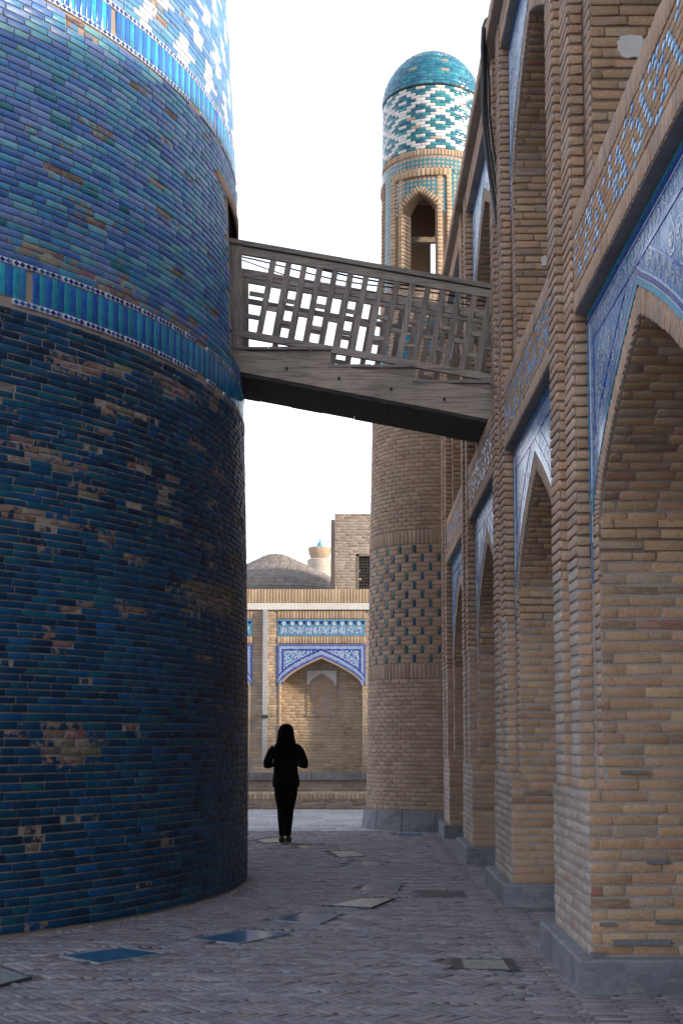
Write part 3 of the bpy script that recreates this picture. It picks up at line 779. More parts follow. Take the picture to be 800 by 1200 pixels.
        for (sp_, rad, o0, o1_, wd_) in ((.150, .078, .235, 9, .0075), (.085, .036, .10, .185, .006)):
            row_ = 0; h = hs - .3
            while h < hf:
                y = zp0 + (sp_ / 2 if row_ % 2 else 0)
                while y < zp1:
                    ok_ = inside(y, h, o0 + rad * .4) if o1_ > 1 else (inside(y, h, o0 + rad * .6) and not inside(y, h, o1_ + .0))
                    if ok_:
                        hd = 1 if (row_ + int((y - zp0) / sp_)) % 2 else -1; ph0 = rs.random() * 6
                        pts = []
                        for q in range(19):
                            t_ = q / 18; ang = ph0 + hd * t_ * 2 * math.pi * 1.6; rr = rad * (1 - t_ * .86)
                            pts.append((y + rr * math.cos(ang), h + rr * math.sin(ang)))
                        e0 = (y + rad * 1.9 * math.cos(ph0 - hd * .9), h + rad * 1.9 * math.sin(ph0 - hd * .9)); ribbon([e0] + pts, wd_, WS)
                        for q in range(5): a_ = ph0 + q * 1.2566; dot(pts[-1][0] + rad * .2 * math.cos(a_), pts[-1][1] + rad * .2 * math.sin(a_), rad * .12, WS)
                        dot(pts[-1][0], pts[-1][1], rad * .13, (.03, .42, .55), x=.0165)
                        for q in (3, 7, 11): 
                            a_, b_ = pts[q]; lx, lh = (a_ - y) / rad, (b_ - h) / rad
                            ribbon([(a_, b_), (a_ + lx * rad * .3 + lh * rad * .12, b_ + lh * rad * .3 - lx * rad * .12)], wd_ * 1.7, (.03, .36, .52) if rs.random() < .5 else WS)
                    y += sp_
                h += sp_ * .87; row_ += 1
        if sc_.v: ob = sc_.build('scroll_inlay', M_TILE, vault); ob['kind'] = 'stuff'
    # borders: dark line, white line, turquoise edge, running round the frame and along the arch
    R_END = [99.0]
    def ring(o1, o2, col, x, name):
        mb = MB(); 
        segs = []
        pa = []; pbb = []
        for i in range(-M, M + 1):
            t = abs(i) / M; s_ = 1 - (1 - t) ** 1.6
            sgn = 1 if i >= 0 else -1
            y0_, h0_ = sgn * s_ * half_o, hs + RISE_O * Ad(s_)
            # outward normal approx
            e_ = 1e-3; s2 = min(1, s_ + e_); s1 = max(0, s_ - e_)
            ty, thh = (s2 - s1) * half_o, RISE_O * (Ad(s2) - Ad(s1)); ln = math.hypot(ty, thh)
            ny, nh = -thh / ln * sgn, ty / ln
            if i == 0: ny, nh = 0, 1.25
            pa.append((zc + y0_ + ny * o1, h0_ + nh * o1)); pbb.append((zc + y0_ + ny * o2, h0_ + nh * o2))
        for i in range(len(pa) - 1):
            if o1 > .15 and i == M and mb.v: mb.build(name, M_TILE, vault); mb = MB()
            q = [pa[i], pa[i + 1], pbb[i + 1], pbb[i]]
            lim = .205 if o1 > .15 else .004
            if max(p[0] for p in q) > zp1 - lim or min(p[0] for p in q) < zp0 + lim: continue
            if max(p[1] for p in q) > hf - lim: continue
            if o1 > .15: R_END[0] = min(R_END[0], min(p[1] for p in q))
            lane_quad(mb, x, q, col, .006)
        if mb.v: mb.build(name, M_TILE, vault)
    ring(.0, .035, TQ, D1 - .0165, 'turquoise_edging'); ring(.042, .072, DKB, D1 - .0165, 'blue_edging')
    ring(.036, .041, WH, D1 - .0175, 'white_edging'); ring(.073, .080, WH, D1 - .0175, 'white_edging')
    if not upper:
        ring(.20, .215, (.05, .10, .42), D1 - .0165, 'blue_edging')
    for (o1, o2, col, dx) in ((.0, .03, TQ, .0165), (.045, .075, DKB, .0165), (.078, .086, WH, .0175), (.20, .222, (.04, .08, .38), .0165)):
        mb = MB(); il = o1 > .1; ex = o1 if il else .004; hb_ = R_END[0] if (il and R_END[0] < 90) else hs - .1
        lane_quad(mb, D1 - dx, [(zp0 + ex, hf - o2 - .002), (zp1 - ex, hf - o2 - .002), (zp1 - ex, hf - o1 - .002), (zp0 + ex, hf - o1 - .002)], col, .006)
        for ys in (zp0 + o1 + .004, zp1 - o2 - .004):
            lane_quad(mb, D1 - dx, [(ys, hb_), (ys + o2 - o1, hb_), (ys + o2 - o1, hf - o2 - .002), (ys, hf - o2 - .002)], col, .006)
        if o1 < .1 or not upper:
            mb.build('frame_line', M_TILE, vault)
    # frame soffit and band between the storeys / under the cornice
    b0, b1 = hf, (H_B2 if not upper else H_T)
    y0, y1 = zc - 1.47, zc + 1.47
    bm_ = MB(); bm_.box((D0, y0, b0), (D1 + .2, y1, b1)); bm_.build('string_course', M_MORTAR_D if False else M_MORTAR, mad)
    soldier(bS, (D0, y0, 0), LANE_U, LANE_N, y1 - y0, b0, b0 + .13, PAL_PINK)
    soldier(bS, (D0, y0, 0), LANE_U, LANE_N, y1 - y0, b1 - .16, b1, PAL_PINK)
    if not upper:
        rws, cw = 8, .078; ph = (b1 - .16 - b0 - .13 - .01) / rws
        nc = int((y1 - y0) / cw); cw = (y1 - y0) / nc
        for r in range(rws):
            for c_ in range(nc):
                if r % 2: yy = y0 + (c_ + .5) * cw
                else: yy = y0 + (c_ + 1) * cw
                if yy > y1 - cw * .4: continue
                m_ = (c_ - (r + 1) // 2) % 7
                blue = (m_ == 1 and 0 < r < 7) or (m_ == 4 and r in (5, 6, 2, 1)) or (m_ == 3 and r in (3, 7)) or (m_ == 5 and r in (1, 4, 7)) or (m_ == 6 and r in (0, 6))
                o = (D0, yy, b0 + .135 + (r + .5) * ph)
                if blue and rnd.random() < .14: blue = False
                elif not blue and rnd.random() < .09: blue = True
                if blue: bT.add(o, (0, 1, 0), (0, 0, 1), (-1, 0, 0), cw / 2 - .013, ph / 2 - .004, .0085, (.22, .42, .66) if rnd.random() > .3 else (.10, .26, .55), .002, .003)
                else: bS.add(o, (0, 1, 0), (0, 0, 1), (-1, 0, 0), cw / 2 - .004, ph / 2 - .003, .007, pick(PAL_TAN), .002, .0015)
    else:
        wall(bS, (D0, y0, 0), LANE_U, LANE_N, y1 - y0, b0 + .13, b1 - .16, PAL_TAN)
bT = Bricks()
for k in range(4):
    zc = 6.55 + 3.9 * k
    bay(zc, H_S, H_F, 0, k, False); bay(zc, H_S2, H_F2, 4.87, k, True)
# cornice
cn = MB(); cn.box((D0 - .09, -14, H_T), (XB + 3, END_Z + .05, H_T + .17)); cn.build('cornice', M_MORTAR, mad)
soldier(bS, (D0 - .09, 3, 0), LANE_U, LANE_N, END_Z - 3, H_T, H_T + .165, PAL_PINK, bw=.075)
bA.build('brick', 'brick_facing', M_BRICK, mad)
bJ.build('jamb_brick', 'jamb_brick_facing', M_BRICK, mad)
bS.build('band_brick', 'band_brick_facing', M_BRICK, mad)
bV.build('arch_brick', 'arch_brick_edging', M_BRICK, mad)
bT.build('glazed_header', 'glazed_header_inlay', M_TILE, mad)
# plaster patches
def patch(px, py, Y, w, h, n, name='plaster_patch', mat=None):
    c = at(px, py, Y); pts = []
    for i in range(44):
        a = 2 * math.pi * i / 44; k = 1 + .25 * mn.noise(Vector((math.cos(a) * 2, math.sin(a) * 2, px))) + .16 * mn.noise(Vector((math.cos(a) * 8, math.sin(a) * 8, px)))
        sx, sy = math.cos(a), math.sin(a)
        sq_ = 1 / max(abs(sx), abs(sy)) ** .75
        pts.append((sx * sq_ * w / 2 * k, sy * sq_ * h / 2 * k))
    V = [(c.x + a, Y - .016, c.z + b) for a, b in pts] + [(c.x + a, Y + .004, c.z + b) for a, b in pts]; m = len(pts)
    F = [tuple(range(m))] + [((i + 1) % m, i, i + m, (i + 1) % m + m) for i in range(m)]
    mesh_obj(name, V, F, mat or M_PLASTER, mad)
patch(739, 55, 7.79, .17, .15, None)
patch(637, 306, 11.69, .05, .10, None)
M_CEM = clay_mat('cement_smear', base=(.20, .21, .23), dirt=(.12, .12, .14), fine=30)
for px, py, w, h in ((752, 1104, .34, .030), (712, 1083, .10, .016), (785, 1080, .16, .022), (700, 1117, .09, .012), (770, 1010, .13, .02), (742, 905, .16, .018)):
    patch(px, py, 7.793, w, h, None, 'cement_patch', M_CEM)

# ------------------------------------------------------------------ round corner tower
TX, TY = 1.346, 22.0
tow = thing('corner_tower', 'round brick corner tower with teal tiled lantern and dome behind the bridge', 'tower', (TX, TY, 0))
prof = [(0, 1.18), (.33, 1.178), (4.95, 1.107), (7.0, 1.067), (8.6, .945), (9.0, .92), (12.8, .868)]
def TR(h):
    for (a, ra), (b, rb) in zip(prof, prof[1:]):
        if h <= b: return ra + (rb - ra) * (h - a) / (b - a)
    return prof[-1][1]
def tpos(a, h, dr=0): r = TR(h) + dr; return np.array((TX + r * math.cos(a), TY + r * math.sin(a), h))
OPN = [R(-108.5 + 90 * k) for k in range(4)]; OHALF = R(19.5)
def ring_shell(mb, h0, h1, ro, ri, nseg=72, top=None):
    for i in range(nseg):
        a, b = 2 * math.pi * i / nseg, 2 * math.pi * (i + 1) / nseg
        def p(a_, h_, ins): r = (TR(h_) + ro) if not ins else ri; return (TX + r * math.cos(a_), TY + r * math.sin(a_), h_)
        mb.hexa([p(a, h0, 0), p(b, h0, 0), p(b, h0, 1), p(a, h0, 1)], [p(a, h1, 0), p(b, h1, 0), p(b, h1, 1), p(a, h1, 1)])
cr = MB(); hh_ = [0, 1, 2, 3, 4, 5, 6, 7, 7.8, 8.6, 9.2]
V = []; F = []; n_ = 72
for h in hh_: V += [tpos(2 * math.pi * i / n_, h, -.004) for i in range(n_)]
for j in range(len(hh_) - 1): F += [(j * n_ + i, j * n_ + (i + 1) % n_, (j + 1) * n_ + (i + 1) % n_, (j + 1) * n_ + i) for i in range(n_)]
F.append(tuple((len(hh_) - 1) * n_ + i for i in range(n_)))
mesh_obj('shaft', V, F, M_MORTAR, tow)
def o_ang(a):
    best = None
    for oa in OPN:
        d = (a - oa + math.pi) % (2 * math.pi) - math.pi
        if best is None or abs(d) < abs(best): best = d
    return best
LH0, LH1, LS, LA = 9.2, 11.22, 10.50, 10.80
lan = MB(); nseg = 120
for i in range(nseg):
    a, b = 2 * math.pi * i / nseg, 2 * math.pi * (i + 1) / nseg; m = (a + b) / 2
    d = abs(o_ang(m))
    def pp(a_, h_, ins): r = (TR(h_) - .004) if not ins else TR(h_) - .24; return (TX + r * math.cos(a_), TY + r * math.sin(a_), h_)
    if d < OHALF:
        def hh(a_): return LS + (LA - LS) * Ad(min(1, abs(o_ang(a_)) / OHALF))
        ha, hb = hh(a), hh(b)
        lan.hexa([pp(a, ha, 0), pp(b, hb, 0), pp(b, hb, 1), pp(a, ha, 1)], [pp(a, LH1, 0), pp(b, LH1, 0), pp(b, LH1, 1), pp(a, LH1, 1)])
    else:
        lan.hexa([pp(a, LH0, 0), pp(b, LH0, 0), pp(b, LH0, 1), pp(a, LH0, 1)], [pp(a, LH1, 0), pp(b, LH1, 0), pp(b, LH1, 1), pp(a, LH1, 1)])
lan.build('lantern', clay_mat('aged_brick_lining', base=(.24, .17, .12), fine=40), tow)
up = MB(); ring_shell(up, LH1, 12.74, -.004, .55); up.build('drum', M_MORTAR, tow)
tb, tg, tm = Bricks(), Bricks(), Bricks()
BW = [((.03, .22, .28), 4), ((.02, .17, .24), 3), ((.05, .30, .34), 2), ((.03, .14, .24), 2)]
def tframe(a): return np.array((-math.sin(a), math.cos(a), 0)), np.array((0, 0, 1.)), np.array((math.cos(a), math.sin(a), 0))
def tcourse(bs, h0, h1, pal, pitch=.07, bl=.245, skip=None, prot=.007, colf=None, joint=.010):
    nr = max(1, int(round((h1 - h0) / pitch))); p = (h1 - h0) / nr
    for r in range(nr):
        hc = h0 + (r + .5) * p; rr = TR(hc); nb = int(round(2 * math.pi * rr / bl)); da = 2 * math.pi / nb
        for i in range(nb):
            ac = (i + (.5 if r % 2 else 0)) * da + R(150)
            am = (ac + math.pi) % (2 * math.pi) - math.pi
            if skip and skip(am, hc): continue
            if R(40) < am < R(150): continue
            u, v, n = tframe(am)
            # two half-width facets would crease: bricks short enough to follow the curve
            bs.add(tpos(am, hc), u, v, n, da * rr / 2 - joint / 2, p / 2 - joint / 2 * (.7 + .6 * rnd.random()), prot, colf(am, hc, r, i) if colf else pick(pal), .004, .002)
def tsoldier(bs, h0, h1, pal, bw=.07):
    hc = (h0 + h1) / 2; rr = TR(hc); nb = int(2 * math.pi * rr / bw); da = 2 * math.pi / nb
    for i in range(nb):
        a = i * da - math.pi; u, v, n = tframe(a)
        if R(40) < a < R(150): continue
        bs.add(tpos(a, hc), v, -u, n, (h1 - h0) / 2 - .006, da * rr / 2 - .006, .013, pick(pal), .003, .004)
PAL_TOW = [((.48, .35, .255), 5), ((.50, .375, .28), 4), ((.44, .32, .23), 4), ((.46, .35, .275), 2), ((.38, .27, .19), 1)]
tcourse(tb, .34, 2.46, PAL_TOW, bl=.17)
tsoldier(tb, 2.47, 2.71, PAL_TOW)
def inl(h0, h1):
    """plain courses of brick with upright turquoise headers in quincunx"""
    P_ = .145; nrow = int((h1 - h0) / P_); P2 = (h1 - h0) / nrow; nc = 26; da = 2 * math.pi / nc
    for r in range(nrow):
        hc = h0 + (r + .5) * P2; rr = TR(hc)
        for c_ in range(nc):
            a0_ = -math.pi + (c_ + (.5 if r % 2 else 0)) * da
            am = (a0_ + math.pi) % (2 * math.pi) - math.pi
            if R(40) < am < R(150): continue
            u, v, n = tframe(am)
            col = rnd.choice([(.01, .16, .20), (.008, .12, .14), (.02, .10, .24), (.01, .20, .18)])
            tg.add(tpos(am, hc), v, -u, n, P2 / 2 - .016, .021, .006, tuple(x * .7 for x in col), .002, .003)
            L = da * rr - .075; 
            for q in range(2):
                am2 = a0_ + da / 2; u2, v2, n2 = tframe(am2)
                tb.add(tpos(am2, hc + (q - .5) * P2 / 2), u2, v2, n2, L / 2, P2 / 4 - .005, .006, pick(PAL_TOW), .004, .002)
inl(2.72, 4.69)
tsoldier(tb, 4.70, 4.93, PAL_TOW)
KUF = ["1110111001011101", "0010101001010001", "1110101111011101", "1000100001010101", "1111101111011101"]
def kcol(a, h, r, i):
    if 7.88 < h < 8.62:
        rr = int((8.62 - h) / .15); cc = int((a + math.pi) / R(7.2)) % 16
        if 0 <= rr < 5 and KUF[rr][cc] == '1': return (.02, .26, .34)
    return pick(PAL_TOW)
def kskip(a, h): return False
tcourse(tb, 4.94, 7.9, PAL_TOW, bl=.17)
tb2 = Bricks(); 
nr = 11
for r in range(nr):
    h0 = 7.90 + r * .066; hc = h0 + .033; rr_ = TR(hc); nb = 50; da = 2 * math.pi / nb
    for i in range(nb):
        am = -math.pi + (i + .5) * da
        if R(40) < am < R(150): continue
        u, v, n = tframe(am); row = r // 2; 
        on = row < 5 and KUF[4 - row][i % 16] == '1'
        (tg if on else tb).add(tpos(am, hc), u, v, n, da * rr_ / 2 - (.003 if on else .005), .033 - (.002 if on else .006), .012, rnd.choice([(.02, .28, .36), (.015, .2, .36)]) if on else pick(PAL_TOW), .003, .004)
FR = R(35); FRI = R(24)
def lskip(a, h):
    d = abs(o_ang(a))
    if 9.2 < h < 11.25 and d < FR + R(4): return True
    return False
tcourse(tb, 8.63, 9.2, PAL_TOW, bl=.16)
def near_open(a, h, m=.0):
    d = abs(o_ang(a)); 
    if d >= OHALF + m: return False
    return h < LS + (LA - LS) * Ad(min(1, d / (OHALF + m))) + (.02 if m == 0 else m)
# lantern facing: frames of brick, checker of small tiles
ch_ = MB(); TSQ = .042
nr = int((11.22 - 9.2) / .068)
for r in range(nr):
    h = 9.2 + (r + .5) * .068
    for oa in OPN:
        for s_ in (-1, 1):
            for (r_in, r_out, pr) in ((R(30), R(36), .035), (R(20), R(25.5), .012)):
                if h > 11.09 or (r_in < R(20) and h > 10.52): continue
                am = oa + s_ * (r_in + r_out) / 2; u, v, n = tframe(am); rr_ = TR(h)
                tb.add(tpos(am, h), u, v, n, (r_out - r_in) * rr_ / 2 - .003, .029, pr, pick(PAL_FAR), .002, .003)
for oa in OPN:
    m = 15
    for i in range(m):
        am = oa + (i + .5 - m / 2) / m * R(72); u, v, n = tframe(am)
        tb.add(tpos(am, 11.155), v, -u, n, .060, R(72) / m * .89 / 2 - .005, .035, pick(PAL_FAR), .002, .003)
    m = 16
    for i in range(m):          # arch ring of the opening
        t0 = (i + .5 - m / 2) / (m / 2); s_ = abs(t0); am = oa + t0 * (OHALF + R(3)); hh0 = LS + (LA - LS + .03) * Ad(s_) + .02
        u, v, n = tframe(am)
        tang = math.atan2(-(.36) * (1 if t0 > 0 else -1) * (1 + s_ * 1.6), 1)
        uu = u * math.cos(tang) + v * math.sin(tang); vv = -u * math.sin(tang) + v * math.cos(tang)
        tb.add(tpos(am, hh0 + .03), vv, -uu, n, .048, .019, .018, pick(PAL_FAR), .001, .002)
for oa in OPN:
    for s_ in (-1, 1):
        a_ = oa + s_ * OHALF; u, v, n = tframe(a_)
        for r in range(int((LS - 9.2) / .068)):
            h = 9.2 + (r + .5) * .068; rr_ = TR(h)
            for q in range(2):
                o = np.array((TX, TY, h)) + n * (rr_ - .065 - q * .115) * 1.0; o[2] = h
                tb.add(o, -n, v, -u * s_, .052, .027, .006, pick(PAL_FAR), .002, .002)
bmm = MB(); bmm.bar((TX - .7, TY - .15, 10.25), (TX + .7, TY + .1, 10.32), .09, .09, col=(.7, .65, .6)); bmm.build('beam', M_WOOD, tow)
for r in range(int((11.46 - 9.2) / (TSQ * .9))):
    h = 9.2 + (r + .5) * TSQ * .9; rr_ = TR(h); nb = int(2 * math.pi * rr_ / (TSQ * 1.8)); da = 2 * math.pi / nb
    for i in range(nb):
        am = -math.pi + (i + (.5 if r % 2 else 0)) * da; am = (am + math.pi) % (2 * math.pi) - math.pi
        if R(40) < am < R(150): continue
        d = abs(o_ang(am))
        if h < 11.23 and d < R(37) and not (d < R(29) and 10.45 < h < 11.05): continue
        if d < R(29) and h < 11.1 and near_open(am, h, R(6)): continue
        u, v, n = tframe(am); c0 = tpos(am, h) + n * .008; w_ = da * rr_ / 2 * .92; q_ = TSQ * .9 * .94
        col = (.40, .34, .28) if (r % 2 == 0) else (.03, .26, .32)
        ch_.add([c0 - u * w_, c0 - v * q_, c0 + u * w_, c0 + v * q_, c0 - u * w_ - n * .02, c0 - v * q_ - n * .02, c0 + u * w_ - n * .02, c0 + v * q_ - n * .02],
                [(0, 1, 2, 3), (4, 5, 1, 0), (5, 6, 2, 1), (6, 7, 3, 2), (7, 4, 0, 3)], col)
ob = ch_.build('checker_tile_field', M_TILE, tow); ob['kind'] = 'stuff'
tsoldier(tb, 11.46, 11.57, PAL_FAR, bw=.06)
# teal and white band: net of diamonds
rws = 21; p = (12.72 - 11.58) / rws
nb = 32; da = 2 * math.pi / nb
for r in range(rws):
    h = 11.58 + (r + .5) * p; rr_ = TR(h)
    for i in range(nb):
        x = 2 * i + (r % 2); am = -math.pi + (x + .5) * da / 2 + R(3); am = (am + math.pi) % (2 * math.pi) - math.pi
        if R(60) < am < R(130): continue
        m1 = ((x + 4) % 8) - 4; m2 = ((r + 4) % 8) - 4; d1 = abs(m1) + abs(m2)
        m3 = (x % 8) - 4; m4 = (r % 8) - 4; d2 = abs(m3) + abs(m4)
        white = d1 == 0 or d2 == 0 or (d1 == 4 and d2 == 4)
        u, v, n = tframe(am)
        col = (.72, .73, .72) if white else pick(BW)
        if white and rnd.random() < .06: col = (.5, .4, .32)
        tm.add(tpos(am, h), u, v, n, da * rr_ / 2 - .003, p / 2 - .003, .010, col, .002, .003)
# dark rim line, dome
rim = MB(); ring_shell(rim, 12.725, 12.75, .022, .6); rim.build('rim', M_BLACK, tow)
DH = .97
def dprof(t): return max(.02, (1 - t ** 1.9)) ** .56          # radius fraction at height fraction t
V = []; F = []; nt_ = 16
for j in range(nt_ + 1):
    t = j / nt_; r = .885 * dprof(t) if j < nt_ else .02
    V += [(TX + r * math.cos(2 * math.pi * i / 48), TY + r * math.sin(2 * math.pi * i / 48), 12.75 + DH * t) for i in range(48)]
for j in range(nt_): F += [(j * 48 + i, j * 48 + (i + 1) % 48, (j + 1) * 48 + (i + 1) % 48, (j + 1) * 48 + i) for i in range(48)]
F.append(tuple(nt_ * 48 + i for i in range(48)))
mesh_obj('dome', V, F, M_MORTAR_D, tow)
db = Bricks(); s_ = 0; t = .0; row = 0
while t < .985:
    r0_ = .885 * dprof(t); r1_ = .885 * dprof(min(1, t + .02)); sl_ = math.hypot(.02 * DH, r0_ - r1_); dt = .02 * .062 / sl_
    tmid = t + dt / 2; rm = .885 * dprof(tmid); ra_ = .885 * dprof(t); rb_ = .885 * dprof(min(1, t + dt)); hgt = math.hypot(dt * DH, ra_ - rb_)
    nb = max(5, int(2 * math.pi * rm / .15)); da = 2 * math.pi / nb
    for i in range(nb):
        a = (i + (.5 if row % 2 else 0)) * da + row * .2
        u = np.array((-math.sin(a), math.cos(a), 0)); ou = np.array((math.cos(a), math.sin(a), 0))
        v = ou * (-(ra_ - rb_) / hgt) + np.array((0, 0, dt * DH / hgt)); n = np.cross(u, v)
        o = np.array((TX, TY, 12.75 + DH * tmid)) + ou * rm
        c = pick([((.03, .20, .31), 5), ((.04, .25, .35), 4), ((.02, .15, .27), 3), ((.06, .31, .39), 1.5)])
        if rnd.random() < .04: c = (.38, .32, .24)
        db.add(o, u, v, n, da * rm / 2 - .0015, hgt / 2 - .0025, .009, c, .002, .003)
    t += dt; row += 1
db.build('dome_brick', 'dome_brick_cladding', M_TILE, tow)
tb.build('brick', 'brick_facing', M_BRICK, tow)
tg.build('turquoise_brick', 'turquoise_brick_inlay', M_TILE, tow)
tm.build('band_tile', 'band_tile_facing', M_TILE, tow)
# stone foot
nb = 14
for i in range(nb):
    a0_, a1_ = 2 * math.pi * i / nb + .012 - 1.2, 2 * math.pi * (i + 1) / nb - 1.2
    if R(40) < ((a0_ + math.pi) % (2 * math.pi) - math.pi) < R(140): continue
    m = MB(); K = 5
    for k in range(K):
        a, b = a0_ + (a1_ - a0_) * k / K, a0_ + (a1_ - a0_) * (k + 1) / K
        def q(a_, r_, h_): return (TX + r_ * math.cos(a_), TY + r_ * math.sin(a_), h_)
        m.hexa([q(a, 1.27, 0), q(b, 1.27, 0), q(b, 1.0, 0), q(a, 1.0, 0)], [q(a, 1.23, .31), q(b, 1.23, .31), q(b, 1.0, .34), q(a, 1.0, .34)])
    m.build('foot_stone', M_STONE, tow)

# ------------------------------------------------------------------ wooden bridge
ZN, ZF = 13.6, 14.48
bri = thing('wooden_bridge', 'weathered wooden footbridge with lattice railing high between blue minaret and madrasa', 'bridge', (0, 14.05, 4.8))
def col_w(): k = .75 + .45 * rnd.random(); return (k, k * (.97 + .05 * rnd.random()), k)
def lin(p, q, t): return p + (q - p) * t
for Y, near in ((ZN, True), (ZF, False)):
    off = 0.0
    A = at(266, 279, ZN); B = at(585, 335, ZN); dz = (B.z - A.z) / (B.x - A.x)
    def L(x, base): return Vector((x, Y, base + dz * (x - A.x)))
    x0, x1 = A.x, 1.56
    toph = A.z
    s = MB(); s.bar(L(x0, toph - .035), L(x1, toph - .035), .10, .05, col=col_w()); s.build('handrail', M_WOOD, bri)
    s = MB(); s.bar(L(x0, toph - .115), L(x1, toph - .115), .045, .085, col=col_w()); s.build('top_rail', M_WOOD, bri)
    bot = at(281, 391, ZN).z; bx = at(281, 391, ZN).x
    botb = bot - dz * (bx - A.x)
    s = MB(); s.bar(L(x0, botb), L(x1, botb), .05, .075, col=col_w()); s.build('bottom_rail', M_WOOD, bri)
    if near: pass
    # slats square to the rail
    d = Vector((1, 0, dz)).normalized(); pr = Vector((-d.z, 0, d.x))
    height = (toph - .15 - botb) * d.x
    xs = []
    x = x0 + .36 + (0 if near else .09)
    while x < x1 - .05: xs.append(x); x += .169
    xs2 = [x0 + .17] + xs
    for x in xs:
        p = L(x, botb + .03); q = p + pr * (height + .03)
        s = MB(); s.bar(p + Vector((0, .004 if near else -.004, 0)), q, .062 + rnd.random() * .006, .03, up=Vector((0, 1, 0)), col=col_w()); s.build('slat', M_WOODV, bri)
    # full horizontal lath behind the slats, then short staggered pieces
    fr_ = .235 if near else .235
    for lev, full in ((.76, True),):
        pz = lev * height
        a_, b_ = L(x0, botb) + pr * pz, L(x1, botb) + pr * pz
        s = MB(); s.bar(a_ + Vector((0, .03, 0)), b_ + Vector((0, .03, 0)), .03, .06, col=col_w()); s.build('lath', M_WOOD, bri)
    for i in range(len(xs2) - 1):
        levs = ((.52, .24) if i % 2 == 0 else (.38,)) if near else ((.30,) if i % 2 == 0 else (.50, .16))
        for lv in levs:
            lv += (rnd.random() - .5) * .02
            a_ = L(xs2[i], botb) + pr * (lv * height); b_ = L(xs2[i + 1], botb) + pr * (lv * height)
            s = MB(); s.bar(a_ + Vector((0, .006, 0)), b_ + Vector((0, .006, 0)), .026, .048, col=col_w()); s.build('spacer', M_WOOD, bri)
    # boarded post at the minaret end
    for kx in range(2):
        wv = .105
        a_ = Vector((x0 - .03 + kx * wv, Y - .01 + (.012 if kx else 0), at(270, 412, ZN).z)); b_ = Vector((x0 - .045 + kx * wv, Y - .01, toph - .055 + dz * kx * .1))
        s = MB(); s.bar(a_ + Vector((wv / 2, 0, 0)), b_ + Vector((wv / 2, 0, 0)), wv - .004, .04, up=Vector((0, 1, 0)), col=(1.25, 1.22, 1.2)); s.build('end_board', M_WOODV, bri)
    # main beam: sloping plank
    pA, pB = at(262, 408.5, ZN), at(600, 463, ZN); pC, pD = at(262, 433.5, ZN), at(600, 498, ZN)
    yo = -.03 if near else .0
    s = MB()
    def yy(p, dy): return (p.x, Y + dy, p.z)
    w0, w1 = (-.05, .02) if near else (-.03, .04)
    s.hexa([yy(pC, w0), yy(pC, w1), yy(pD, w1), yy(pD, w0)], [yy(pA, w0), yy(pA, w1), yy(pB, w1), yy(pB, w0)], (1.08, 1.05, 1.0)); s.build('main_beam', M_WOOD, bri)
    # wedge boards carrying the level treads
    for (ax, ay, bx_, by_) in ((274, 408, 388, 409.5), (388, 430, 486, 428), (486, 447, 590, 447)):
        a_, b_ = at(ax, ay, ZN), at(bx_, by_, ZN); hz_ = (a_.z + b_.z) / 2
        def beam_top(x): t_ = (x - pA.x) / (pB.x - pA.x); return pA.z + (pB.z - pA.z) * t_ - .01
        s = MB(); e0, e1 = (-.025, .015) if near else (-.015, .025)
        s.hexa([(a_.x, Y + e0, min(beam_top(a_.x), hz_ - .03)), (b_.x, Y + e0, beam_top(b_.x)), (b_.x, Y + e1, beam_top(b_.x)), (a_.x, Y + e1, min(beam_top(a_.x), hz_ - .03))],
               [(a_.x, Y + e0, hz_ - .03), (b_.x, Y + e0, hz_ - .03), (b_.x, Y + e1, hz_ - .03), (a_.x, Y + e1, hz_ - .03)], (.9, .88, .85)); s.build('wedge_board', M_WOOD, bri)
# treads and underside boards
for (ax, ay, bx_, by_) in ((266, 407, 388, 409.5), (384, 430, 486, 428), (482, 447, 600, 447)):
    a_, b_ = at(ax, ay, ZN), at(bx_, by_, ZN); hz_ = (a_.z + b_.z) / 2; nb = max(3, int((b_.x - a_.x) / .22)); w_ = (b_.x - a_.x) / nb
    for i in range(nb):
        s = MB(); s.box((a_.x + i * w_ + .003, ZN - .06, hz_ - .03), (a_.x + (i + 1) * w_ - .003, ZF + .06, hz_ + rnd.random() * .006), (.8, .78, .86)); s.build('tread_board', M_WOOD, bri)
pC, pD = at(258, 433.5, ZN), at(612, 500, ZN); nb = 9
for i in range(nb):
    t0, t1 = i / nb, (i + 1) / nb - .0004; a_, b_ = lin(pC, pD, t0), lin(pC, pD, t1)
    j = rnd.random() * .010 + .003
    s = MB(); y0_, y1_ = ZN - .045, ZF + .035 + rnd.random() * .02
    s.hexa([(a_.x, y0_, a_.z - .03 - j), (b_.x, y0_, b_.z - .03 - j), (b_.x, y1_, b_.z - .03 - j), (a_.x, y1_, a_.z - .03 - j)],
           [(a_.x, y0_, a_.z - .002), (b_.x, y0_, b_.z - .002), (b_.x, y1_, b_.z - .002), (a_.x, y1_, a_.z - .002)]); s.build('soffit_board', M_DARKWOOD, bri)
for px, py in ((336, 432), (397, 443.5), (458, 456), (520, 468)):
    c = at(px, py, ZN - .052); s = MB(); s.tube([(c.x, c.y, c.z), (c.x, c.y - .014, c.z)], .017, 8); s.build('bolt', M_BLACK, bri)
